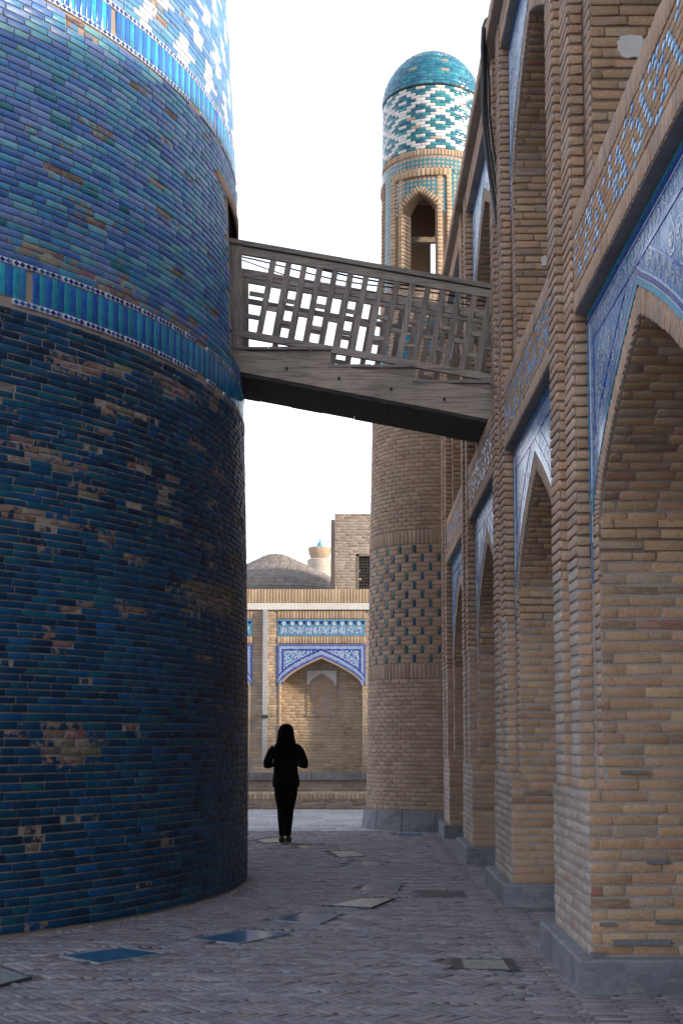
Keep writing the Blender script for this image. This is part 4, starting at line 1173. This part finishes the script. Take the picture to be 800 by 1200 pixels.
# wires strung along the railing
for k, (ya, sag) in enumerate(((.13, .03), (.15, .05), (.16, .10))):
    s = MB(); pts = []
    for i in range(17):
        t = i / 16; x = A.x + .1 + t * 2.8; pts.append((x, ZN + .08 + k * .05, toph - ya + dz * (x - A.x) - sag * 4 * t * (1 - t) * (.5 + .3 * k) + .02 * math.sin(9 * t + k)))
    s.tube(pts, .011 - .002 * k, 5); tag(s.build('electric_cable', M_BLACK), ['thick black cable sagging just under the bridge handrail', 'black cable strung along the bridge behind the slats, middle of three', 'thin black cable hanging lowest along the bridge railing'][k], 'cable', 'cables strung along the bridge')

# black cables hanging from the cornice
for k in range(3):
    s = MB(); pts = []
    for j, (px, py) in enumerate(((582, 14), (575, 19), (569, 24), (566, 33), (565, 55), (566, 95), (566, 135), (569, 170), (573, 200), (578, 232), (582, 262))):
        Yc = 12.35; p_ = at(px + k * (1.6 + .35 * j) - (0 if j > 4 else 1.0 * k), py + (k * 2 if j < 3 else 0), Yc + k * .03); pts.append(p_)
    s.tube(pts, .021 if k == 0 else .014, 6, col=(1, 1, 1)); tag(s.build('hanging_cable', M_BLACK), ['thick black cable looping over the cornice edge, leftmost of three', 'black cable hanging from the cornice, middle of three', 'thin black cable hanging from the cornice, rightmost of three'][k], 'cable', 'cables hanging from the cornice')

# ------------------------------------------------------------------ building across the square
ZW = 29.0
far = thing('brick_building', 'sunlit low brick building with blue tiled arch facing down the lane', 'building', (-.8, ZW, 0))
fb, fj, fs = Bricks(), Bricks(), Bricks()
cs = [-.805 - 2.57, -.805, -.805 + 2.57]
wm = MB()
HB, FS, FF, FT = .72, 2.68, 3.62, 4.88
x = -7
# core wall with arched recesses, built in vertical slices
def fa(cx, x_): return FS + .62 * Ad(min(1, abs(x_ - cx) / .93))
edges = sorted(set([-8, 8] + [c + .93 * k / 12 for c in cs for k in range(-12, 13)]))
for a, b in zip(edges, edges[1:]):
    m = (a + b) / 2; inn = [c for c in cs if abs(m - c) < .93]
    if inn:
        c = inn[0]; wm.hexa([(a, ZW, fa(c, a)), (b, ZW, fa(c, b)), (b, ZW + 1, fa(c, b)), (a, ZW + 1, fa(c, a))], [(a, ZW, FT), (b, ZW, FT), (b, ZW + 1, FT), (a, ZW + 1, FT)])
    else: wm.box((a, ZW, 0), (b, ZW + 1, FT))
wm.build('wall', M_MORTAR, far)
wm = MB(); wm.box((-8, ZW + .45, 0), (8, ZW + 6, FT - .02)); wm.build('recess_wall', M_MORTAR, far)
def fskip(uc, hc, hw):
    x_ = -5 + uc
    for c in cs:
        if abs(x_ - c) < .93 + .07 and hc < FS: 
            if abs(x_ - c) < .93 + hw - .02: return True
        if abs(x_ - c) < 1.02 and FS - .12 < hc < FF: return True
        if abs(x_ - c) < 1.0 + hw * .5 and 3.80 < hc < 4.20: return True
    if hc > 4.40: return True
    if any(abs(x_ - c) < 1.0 for c in cs) and hc > FF: return True
    return False
wall(fb, (-5, ZW, 0), (1, 0, 0), (0, -1, 0), 7.5, HB, 4.40, PAL_FAR, skip=fskip)
for c in cs[:2]:
    wall(fj, (c - .93, ZW + .45, 0), (1, 0, 0), (0, -1, 0), 1.86, HB, 3.35, PAL_FAR, skip=lambda uc, hc, hw, c=c: abs(uc - .93 + .0) < .36 and 2.02 < hc < 3.04)
    wall(fj, (c - .93, ZW + .45, 0), (0, -1, 0), (1, 0, 0), .45, HB, FS, PAL_FAR)
    # small blind niche: recessed brick panel with plaster spandrel
    nm = MB(); nm.box((c - .36, ZW + .42, 2.0), (c + .36, ZW + .47, 2.04)); nm.build('niche_sill', M_MORTAR, far)
    wall(fj, (c - .30, ZW + .45, 0), (1, 0, 0), (0, -1, 0), .60, 2.04, 3.04, PAL_TAN, prot=.0)
    for s_ in (-1, 1):
        wall(fj, (c + s_ * .315 - .04, ZW + .45, 0), (1, 0, 0), (0, -1, 0), .08, 2.04, 2.82, PAL_FAR, prot=.02)
        mb = MB(); K = 8
        for k in range(K):
            xa, xb = s_ * .34 * k / K, s_ * .34 * (k + 1) / K
            def fh(x_): return 2.72 + .27 * Ad(min(1, abs(x_) / .30))
            pts = [(c + xa, fh(xa)), (c + xb, fh(xb)), (c + xb, 3.05), (c + xa, 3.05)]
            if s_ < 0: pts = [pts[1], pts[0], pts[3], pts[2]]
            mb.hexa([(p[0], ZW + .42, p[1]) for p in pts], [(p[0], ZW + .46, p[1]) for p in pts])
        mb.build('niche_plaster', M_PLASTER, far)
    # arch rim
    mb = MB(); K = 24
    for k in range(-K, K):
        def P_(i, o): t = abs(i) / K; s2 = 1 - (1 - t) ** 1.6; return (c + math.copysign(s2 * (.93 + o), i), FS + (.62 + o) * Ad(s2))
        mb.hexa([(P_(k, 0)[0], ZW - .02, P_(k, 0)[1]), (P_(k + 1, 0)[0], ZW - .02, P_(k + 1, 0)[1]), (P_(k + 1, .035)[0], ZW - .02, P_(k + 1, .035)[1]), (P_(k, .035)[0], ZW - .02, P_(k, .035)[1])],
                [(P_(k, 0)[0], ZW + .1, P_(k, 0)[1]), (P_(k + 1, 0)[0], ZW + .1, P_(k + 1, 0)[1]), (P_(k + 1, .035)[0], ZW + .1, P_(k + 1, .035)[1]), (P_(k, .035)[0], ZW + .1, P_(k, .035)[1])], (.42, .34, .25))
    for xs_ in (c - .965, c + .93): mb.box((xs_, ZW - .02, HB), (xs_ + .035, ZW + .1, FS), (.42, .34, .25))
    mb.build('arch_rim', M_BRICK, far)
    # tiled spandrels (left and right halves) with borders
    for s_ in (-1, 1):
        mb = MB(); K = 14
        for k in range(K):
            xa, xb = s_ * 1.0 * k / K, s_ * 1.0 * (k + 1) / K
            def fh(x_): return max(FS - .12 + 0, FS + .665 * Ad(min(1, abs(x_) / .985)))
            la, lb_ = fh(xa), fh(xb)
            pts = [(c + xa, la), (c + xb, lb_), (c + xb, FF), (c + xa, FF)]
            if s_ < 0: pts = [pts[1], pts[0], pts[3], pts[2]]
            mb.hexa([(p[0], ZW - .015, p[1]) for p in pts], [(p[0], ZW + .02, p[1]) for p in pts], (.03, .07, .40))
        mb.build('spandrel_tile', M_MAJ_FAR, far)
        for (o1, o2, cc) in ((.0, .035, (.08, .12, .45)), (.045, .10, (.30, .40, .62)), (.11, .14, (.02, .04, .35))):
            mb = MB(); K = 26; 
            def Q(i, o):
                t = i / K; s2 = 1 - (1 - t) ** 1.6; return (s_ * s2 * (.985 + .0), FS + .665 * Ad(s2) + o * 1.25)
            for k in range(K):
                a1, a2, b2_, b1_ = Q(k, o1), Q(k + 1, o1), Q(k + 1, o2), Q(k, o2)
                pts = [(c + p[0], min(p[1], FF - .005)) for p in (a1, a2, b2_, b1_)]
                if s_ < 0: pts = [pts[1], pts[0], pts[3], pts[2]]
                mb.hexa([(p[0], ZW - .020, p[1]) for p in pts], [(p[0], ZW - .01, p[1]) for p in pts], cc)
            mb.box((min(c + s_ * (1 - o1), c + s_ * (1 - o2)), ZW - .019, FS + .02), (max(c + s_ * (1 - o1), c + s_ * (1 - o2)), ZW - .01, FF - o1 - .002), cc)
            mb.box((c + (0.002 if s_ > 0 else -(1 - o1)), ZW - .0185, FF - o2), (c + ((1 - o1) if s_ > 0 else -.002), ZW - .01, FF - o1 - .001), cc)
            mb.build('spandrel_border', M_TILE, far)
    # brick soldier bands and tile frieze
    soldier(fs, (c - 1.0, ZW, 0), (1, 0, 0), (0, -1, 0), 2.0, FF + .02, 3.80, PAL_FAR, prot=.025)
    soldier(fs, (c - 1.0, ZW, 0), (1, 0, 0), (0, -1, 0), 2.0, 4.20, 4.40, PAL_FAR, prot=.02)
    mb = MB(); mb.box((c - .99, ZW - .012, 3.81), (c + .99, ZW + .02, 4.19), (.12, .32, .48)); fp = mb.build('frieze_panel', M_TILE, far)
    nfl = 10
    for i in range(nfl):
        xc_ = c - .99 + .045 + (i + .5) * (1.89 / nfl); mb = MB(); mb.tube([(xc_, ZW - .012, 4.09), (xc_, ZW - .024, 4.09)], .045, 10, (.55, .62, .70)); mb.build('frieze_rosette', M_TILE, fp)
        mb = MB(); q = [(xc_ - .085, ZW - .02, 3.86), (xc_ + .085, ZW - .02, 3.86), (xc_ + .085, ZW - .02, 4.02), (xc_ - .085, ZW - .02, 4.02)]
        mb.hexa(q, [(a, b + .008, c_) for a, b, c_ in q], (.12, .2, .5)); mb.build('frieze_tile', M_MAJ_FAR, fp)
    mb = MB()
    for i in range(nfl + 1):
        xc_ = c - .99 + .045 + i * (1.89 / nfl); q = [(xc_ - .05, 4.15), (xc_, 4.07), (xc_ + .05, 4.15)]
        mb.add([(a, ZW - .018, b) for a, b in q] + [(a, ZW - .010, b) for a, b in q], [(0, 1, 2), (0, 3, 4, 1), (1, 4, 5, 2), (2, 5, 3, 0)], (.01, .02, .25))
    mb.build('frieze_points', M_TILE, fp)
soldier(fs, (-5, ZW - .0, 0), (1, 0, 0), (0, -1, 0), 7.5, 4.57, FT, PAL_FAR, prot=.02, bw=.07)
mb = MB(); mb.box((-8, ZW - .06, 4.41), (8, ZW + .05, 4.56)); mb.build('white_cornice', M_PLASTER, far)
fb.build('brick', 'brick_facing', M_BRICK, far, minpx=12); fj.build('recess_brick', 'recess_brick_facing', M_BRICK, far, minpx=12); fs.build('soldier_brick', 'soldier_brick_facing', M_BRICK, far, minpx=12)
mb = MB(); mb.box((-2.125, ZW - .11, .95), (-2.02, ZW - .02, 4.40)); mb.build('downpipe', M_PIPE, far)
mb = MB(); mb.box((-2.15, ZW - .13, 1.95), (-1.995, ZW - .012, 2.02)); mb.build('pipe_clamp', M_METAL, far)
# terrace steps
mb = MB(); mb.box((-8, 28.5, 0), (8, ZW + .4, .585)); mb.build('terrace_wall', M_MORTAR, far)
mb = MB()
xx = -5.0
while xx < 4:
    L_ = 1.0 + rnd.random() * .8; s = MB(); s.box((xx + .006, 28.42, .585), (xx + L_ - .006, ZW + .4, .73)); s.build('coping_stone', M_STONE, far); xx += L_
mb = MB(); mb.box((-8, 27.42, 0), (8, 28.5, .27)); mb.build('step_base', M_MORTAR, far)
st = Bricks()
wall(st, (-5, 28.5, 0), (1, 0, 0), (0, -1, 0), 7.5, .34, .585, PAL_GREY, jit=.01)
wall(st, (-5, 27.42, 0), (1, 0, 0), (0, -1, 0), 7.5, .0, .20, [((.33, .26, .19), 3), ((.25, .19, .14), 3), ((.38, .31, .24), 2)], jit=.012)
soldier(st, (-5, 27.42, 0), (1, 0, 0), (0, -1, 0), 7.5, .20, .33, PAL_FAR, bw=.09, prot=.02)
k = 0
for i in range(83):
    st.add((-5 + (i + .5) * .0905, 27.95, .27), (0, 1, 0), (1, 0, 0), (0, 0, 1), .52, .041, .062, pick(PAL_FAR), .004, .005)
st.build('step_brick', 'step_brick_facing', M_BRICK, far, minpx=12)
# raised room with grille
ZU = 32.0
rm = thing('roof_room', 'square tan brick room with dark grille window rising behind the low building', 'building', (.6, ZU, 0))
xl = at(392, 650, ZU).x; xr = 3.4; ht = at(400, 602, ZU).z
gx0, gx1, gz0, gz1 = at(419.5, 651, ZU).x, at(440, 651, ZU).x, at(419, 691, ZU).z, at(419, 651, ZU).z
mb = MB()
mb.box((xl, ZU, 0), (gx0, ZU + 2.5, ht)); mb.box((gx1, ZU, 0), (xr, ZU + 2.5, ht)); mb.box((gx0, ZU, gz1), (gx1, ZU + 2.5, ht)); mb.box((gx0, ZU, 0), (gx1, ZU + 2.5, gz0)); mb.box((gx0, ZU + .5, gz0), (gx1, ZU + 2.4, gz1))
mb.build('wall', M_MORTAR, rm)
rb = Bricks(); wall(rb, (xl, ZU, 0), (1, 0, 0), (0, -1, 0), xr - xl, 4.6, ht, PAL_GREY, skip=lambda u_, h_, w_: gz0 < h_ < gz1 and gx0 < xl + u_ < gx1)
rb.build('brick', 'brick_facing', M_BRICK, rm, minpx=10)
mb = MB()
for i in range(1, 12): mb.box((gx0, ZU + .05, gz0 + (gz1 - gz0) * i / 12 - .018), (gx1, ZU + .09, gz0 + (gz1 - gz0) * i / 12 + .018))
for i in range(1, 6): mb.box((gx0 + (gx1 - gx0) * i / 6 - .012, ZU + .045, gz0), (gx0 + (gx1 - gx0) * i / 6 + .012, ZU + .085, gz1))
mb.build('grille', M_DARKWOOD, rm)
mb = MB()
for a_, b_ in (((gx0 - .04, gz0 - .04), (gx0 + .02, gz1 + .04)), ((gx0 - .04, gz1 - .02), (gx1 + .04, gz1 + .04)), ((gx0 - .04, gz0 - .04), (gx1 + .04, gz0 + .02))): mb.box((a_[0], ZU - .014, a_[1]), (b_[0], ZU + .06, b_[1]), (.5, .5, .5))
mb.build('grille_frame', M_WOOD, rm)
mb = MB(); xa = at(387.5, 650, ZU + .8).x; mb.box((xa, ZU + .8, 4), (xl + .02, ZU + 2.4, at(390, 609, ZU + .8).z)); mb.build('rear_pier', M_MORTAR_D, rm)
# big dull dome
DZ = 36.0; dc = at(321, 650, DZ); dome = thing('grey_dome', 'wide grey brown brick dome on the roof behind the low building', 'dome', (dc.x, DZ, 4.6))
hap = at(321, 643.6, DZ).z; pr_ = [(0, 0), (8, .6), (15, 3), (32, 11.4), (46, 18), (65, 27.6), (78, 36), (86, 48), (88, 75)]
V = []; F = []; nn = 48
for d_, y_ in pr_:
    r = max(.02, d_ * DZ / F_PX); z_ = hap - y_ * DZ / F_PX
    V += [(dc.x + r * math.cos(2 * math.pi * i / nn), DZ + 1 + r * math.sin(2 * math.pi * i / nn), z_) for i in range(nn)]
for j in range(len(pr_) - 1): F += [(j * nn + i, (j + 1) * nn + i, (j + 1) * nn + (i + 1) % nn, j * nn + (i + 1) % nn) for i in range(nn)]
F.append(tuple(range(nn)))
mesh_obj('shell', V, F, clay_mat('dome_render', base=(.20, .185, .18), dirt=(.13, .12, .12), dirt_amt=.5, fine=9), dome, smooth=True)
dbk = Bricks()
for j in range(len(pr_) - 2):
    (d0, y0_), (d1, y1_) = pr_[j], pr_[j + 1]; sl_ = math.hypot(d1 - d0, y1_ - y0_) * DZ / F_PX; m_ = max(1, int(sl_ / .09))
    for q in range(m_):
        t = (q + .5) / m_; r = (d0 + (d1 - d0) * t) * DZ / F_PX; z_ = hap - (y0_ + (y1_ - y0_) * t) * DZ / F_PX
        if r < .15: continue
        nb = max(6, int(2 * math.pi * r / .3)); da = 2 * math.pi / nb
        for i in range(nb):
            a = (i + .5 * (q % 2)) * da
            if math.sin(a) > .3: continue
            u = np.array((-math.sin(a), math.cos(a), 0)); ou = np.array((math.cos(a), math.sin(a), 0)); dl = math.hypot(d1 - d0, y1_ - y0_)
            v = ou * (-(d1 - d0) / dl) + np.array((0, 0, (y1_ - y0_) / dl)); n = np.cross(u, v)
            dbk.add(np.array((dc.x, DZ + 1, z_)) + ou * r, u, v, n, da * r / 2 - .006, sl_ / m_ / 2 - .004, .004, pick([((.215, .20, .195), 4), ((.19, .18, .175), 3), ((.24, .22, .205), 2)]), .003, .006)
dbk.build('brick', 'brick_covering', M_BRICK_LOW, dome, minpx=14)
mb = MB(); mb.box((dc.x - 3.5, DZ - 1.4, 0), (dc.x + 2.4, DZ + 4, 5.35)); mb.build('base_wall', M_MORTAR, dome)
# distant cupola
CZ = 60.0; cc_ = at(374.5, 650, CZ); cu = thing('distant_turret', 'small far flared brick turret with tiny turquoise dome', 'turret', (cc_.x, CZ, 0))
def lathe(name, pf, mat, parent, n=28, cols=None):
    V = []; F = []
    for px_, py_ in pf:
        r = max(.01, px_ * CZ / F_PX); z_ = at(374.5, py_, CZ).z
        V += [(cc_.x + r * math.cos(2 * math.pi * i / n), CZ + r * math.sin(2 * math.pi * i / n), z_) for i in range(n)]
    for j in range(len(pf) - 1): F += [(j * n + i, (j + 1) * n + i, (j + 1) * n + (i + 1) % n, j * n + (i + 1) % n) for i in range(n)]
    F += [tuple(range(n)), tuple(range(len(pf) * n - 1, (len(pf) - 1) * n - 1, -1))]
    return mesh_obj(name, V, F, mat, parent, smooth=False)
lathe('finial', [(.2, 631), (.9, 633), (.3, 635)], M_METAL, cu)
lathe('cupola', [(.4, 634), (2.2, 636.5), (3.3, 639.5), (3.0, 642)], flat_mat('turquoise_glaze', (.03, .33, .48), .3), cu)
lathe('flared_drum', [(13, 641.8), (13.6, 643), (13.4, 646), (12.6, 649.5), (11, 653), (9.6, 655.5)], clay_mat('far_brick', base=(.48, .36, .27), fine=8), cu)
lathe('neck', [(12.5, 655.4), (14.5, 656.6), (14.5, 669), (14.5, 900)], clay_mat('pale_render', base=(.50, .44, .38), fine=10), cu)

# ------------------------------------------------------------------ walking person
PX, PY = at(334, 988, 1.0).x, 0
gp = ground(334.5, 989); px0, py0 = gp.x, gp.y
per = thing('person', 'person in black with long dark hair walking away down the lane, hands held in front', 'person', (px0, py0, 0))
M_CLOTH = flat_mat('black_cloth', (.006, .006, .007), .9, .15, 0, 200, .2); M_HAIR = flat_mat('black_hair', (.005, .004, .004), .95, .08)
M_SKIN = flat_mat('skin', (.25, .15, .11), .6); M_SHOE = flat_mat('dark_shoe', (.05, .03, .035), .6); M_SOLE = flat_mat('pale_sole', (.45, .38, .38), .6)
def P3(x, y, z): return (px0 + x, py0 + y, z)
def skin_body():
    J = {'pel': ((0, 0, .92), .13, .10), 'waist': ((0, 0, 1.08), .105, .08), 'chest': ((0, -.005, 1.27), .135, .095), 'neckb': ((0, 0, 1.42), .07, .06), 'neck': ((0, .01, 1.49), .045, .045), 'head': ((0, .02, 1.58), .072, .085), 'crown': ((0, .015, 1.66), .055, .065),
         'shL': ((-.155, 0, 1.385), .05, .05), 'elL': ((-.265, -.03, 1.14), .038, .038), 'wrL': ((-.10, .20, 1.16), .024, .024), 'haL': ((-.05, .25, 1.18), .026, .018),
         'shR': ((.155, 0, 1.385), .05, .05), 'elR': ((.275, -.02, 1.13), .038, .038), 'wrR': ((.11, .21, 1.16), .024, .024), 'haR': ((.05, .26, 1.18), .026, .018),
         'hpL': ((-.085, 0, .86), .085, .09), 'knL': ((-.055, .03, .48), .052, .055), 'anL': ((-.045, -.06, .10), .034, .036), 'hpR': ((.085, 0, .86), .085, .09), 'knR': ((.045, .09, .48), .052, .055), 'anR': ((.03, .06, .09), .034, .036),
         'toL': ((-.055, .06, .035), .028, .02), 'toR': ((.04, .20, .03), .028, .02)}
    E = [('pel', 'waist'), ('waist', 'chest'), ('chest', 'neckb'), ('neckb', 'neck'), ('neck', 'head'), ('head', 'crown'), ('chest', 'shL'), ('shL', 'elL'), ('elL', 'wrL'), ('wrL', 'haL'), ('chest', 'shR'), ('shR', 'elR'), ('elR', 'wrR'), ('wrR', 'haR'),
         ('pel', 'hpL'), ('hpL', 'knL'), ('knL', 'anL'), ('anL', 'toL'), ('pel', 'hpR'), ('hpR', 'knR'), ('knR', 'anR'), ('anR', 'toR')]
    for sd_, hx in (('L', -1), ('R', 1)):
        hb = Vector(J['ha' + sd_][0])
        for f_ in range(5):
            base = hb + Vector((-hx * .012, .012, .024 - f_ * .012)); l_ = (.07, .08, .075, .06, .05)[f_]
            if f_ == 0: base = hb + Vector((0, -.005, .025)); l_ = .055
            J['f%s%da' % (sd_, f_)] = (tuple(base), .009, .009)
            J['f%s%db' % (sd_, f_)] = (tuple(base + Vector((-hx * l_ * .6, l_ * .45, .004 if f_ else .03))), .008, .008)
            E += [('ha' + sd_, 'f%s%da' % (sd_, f_)), ('f%s%da' % (sd_, f_), 'f%s%db' % (sd_, f_))]
    nm = list(J); me = bpy.data.meshes.new('body'); me.from_pydata([J[k_][0] for k_ in nm], [(nm.index(a), nm.index(b)) for a, b in E], [])
    ob = bpy.data.objects.new('body', me); C.objects.link(ob); ob.parent = per
    md = ob.modifiers.new('skin', 'SKIN'); md.branch_smoothing = .6
    for i, k_ in enumerate(nm):
        sv = me.skin_vertices[0].data[i]; sv.radius = (J[k_][1], J[k_][2]); sv.use_root = (k_ == 'pel')
    sb_ = ob.modifiers.new('sub', 'SUBSURF'); sb_.levels = 2; sb_.render_levels = 2
    me.materials.append(M_SKIN)
skin_body()
def loft(name, rings, mat, n=20, cap=True, parent=per):
    """rings: (cx, cy, cz, rx, ry[, tangent]) ellipses lying across the tangent"""
    V = []; cs_ = [Vector(r[:3]) for r in rings]
    for i, r in enumerate(rings):
        d = (cs_[min(i + 1, len(rings) - 1)] - cs_[max(i - 1, 0)]).normalized()
        ref = Vector((1, 0, 0)) if abs(d.x) < .75 else Vector((0, 0, 1))
        a = (ref - d * ref.dot(d)).normalized(); b = d.cross(a)
        for k_ in range(n):
            t = 2 * math.pi * k_ / n; wob = 1 + .02 * math.sin(3 * t + i * 1.3)
            V.append(cs_[i] + a * math.cos(t) * r[3] * wob + b * math.sin(t) * r[4] * wob)
    F = [(i * n + k_, i * n + (k_ + 1) % n, (i + 1) * n + (k_ + 1) % n, (i + 1) * n + k_) for i in range(len(rings) - 1) for k_ in range(n)]
    if cap: F += [tuple(range(n - 1, -1, -1)), tuple(range((len(rings) - 1) * n, len(rings) * n))]
    V = [P3(*v) for v in V]
    o = mesh_obj(name, V, F, mat, parent, smooth=True); return o
jk = loft('jacket', [(0, 0, .80, .175, .125), (0, 0, .83, .195, .14), (0, 0, .90, .195, .142), (0, 0, 1.0, .178, .128), (0, 0, 1.10, .168, .12), (0, 0, 1.2, .178, .122), (0, 0, 1.30, .195, .125), (0, 0, 1.37, .188, .108), (0, .0, 1.42, .150, .085), (0, 0, 1.46, .10, .07), (0, .01, 1.49, .07, .065)], M_CLOTH)
for s_, nm in ((-1, 'l'), (1, 'r')):
    loft('sleeve', [(s_ * .12, 0, 1.385, .045, .05), (s_ * .17, -.003, 1.355, .060, .064), (s_ * .205, -.01, 1.30, .064, .066), (s_ * .238, -.02, 1.22, .062, .064), (s_ * .262, -.03, 1.16, .060, .062), (s_ * .268, -.015, 1.125, .055, .062), (s_ * .235, .06, 1.125, .048, .055), (s_ * .16, .15, 1.145, .042, .045), (s_ * .11, .20, 1.16, .036, .038)], M_CLOTH)
loft('trousers', [(0, 0, .94, .165, .12), (0, 0, .86, .178, .13), (0, 0, .80, .17, .12), (0, .0, .76, .15, .10)], M_CLOTH)
loft('trouser_leg', [(-.078, 0, .84, .095, .105), (-.075, .005, .70, .088, .092), (-.064, .02, .58, .078, .08), (-.060, .03, .48, .062, .066), (-.056, .0, .36, .058, .066), (-.05, -.04, .22, .048, .052), (-.047, -.06, .12, .042, .045)], M_CLOTH)
loft('trouser_leg', [(.078, 0, .84, .095, .105), (.073, .03, .70, .088, .092), (.060, .07, .58, .074, .078), (.050, .09, .48, .062, .066), (.044, .09, .36, .058, .066), (.036, .07, .22, .048, .052), (.030, .055, .11, .042, .045)], M_CLOTH)
for (sx, sy) in ((-.052, -.09), (.034, .03)):
    sh_ = loft('shoe', [(sx, sy, .055, .034, .038), (sx, sy + .05, .062, .042, .052), (sx, sy + .11, .055, .046, .042), (sx, sy + .17, .042, .044, .030), (sx, sy + .21, .034, .030, .020)], M_SHOE, 14)
    m_ = MB(); m_.prism([(px0 + sx + .047 * math.cos(t) * (1 + .08 * math.sin(t)), py0 + sy + .095 + .145 * math.sin(t)) for t in [2 * math.pi * i / 16 for i in range(16)]], .002, .026); m_.build('sole', M_SOLE, sh_)
hair = loft('hair', [(0, .0, 1.705, .02, .02), (0, .0, 1.695, .06, .068), (0, -.002, 1.665, .092, .10), (0, -.004, 1.61, .112, .112), (0, -.012, 1.55, .120, .112), (0, -.03, 1.49, .128, .095), (0, -.045, 1.43, .142, .085), (0, -.065, 1.36, .148, .07), (0, -.08, 1.27, .13, .055), (0, -.085, 1.19, .10, .045), (0, -.085, 1.15, .07, .035)], M_HAIR, 24)
fm = MB()      # simple facial features on the far side of the head
for ex in (-.032, .032): fm.tube([(px0 + ex, py0 + .108, 1.60), (px0 + ex, py0 + .116, 1.60)], .010, 8)
fm.build('eyes', M_SOLE, per)
fn = MB(); fn.add([P3(-.014, .105, 1.57), P3(.014, .105, 1.57), P3(0, .135, 1.567), P3(0, .106, 1.605)], [(0, 1, 2), (0, 2, 3), (1, 3, 2), (0, 3, 1)]); fn.build('nose', M_SKIN, per)
fn = MB(); fn.box(P3(-.024, .104, 1.535), P3(.024, .112, 1.545)); fn.build('mouth', flat_mat('lips', (.25, .08, .07)), per)
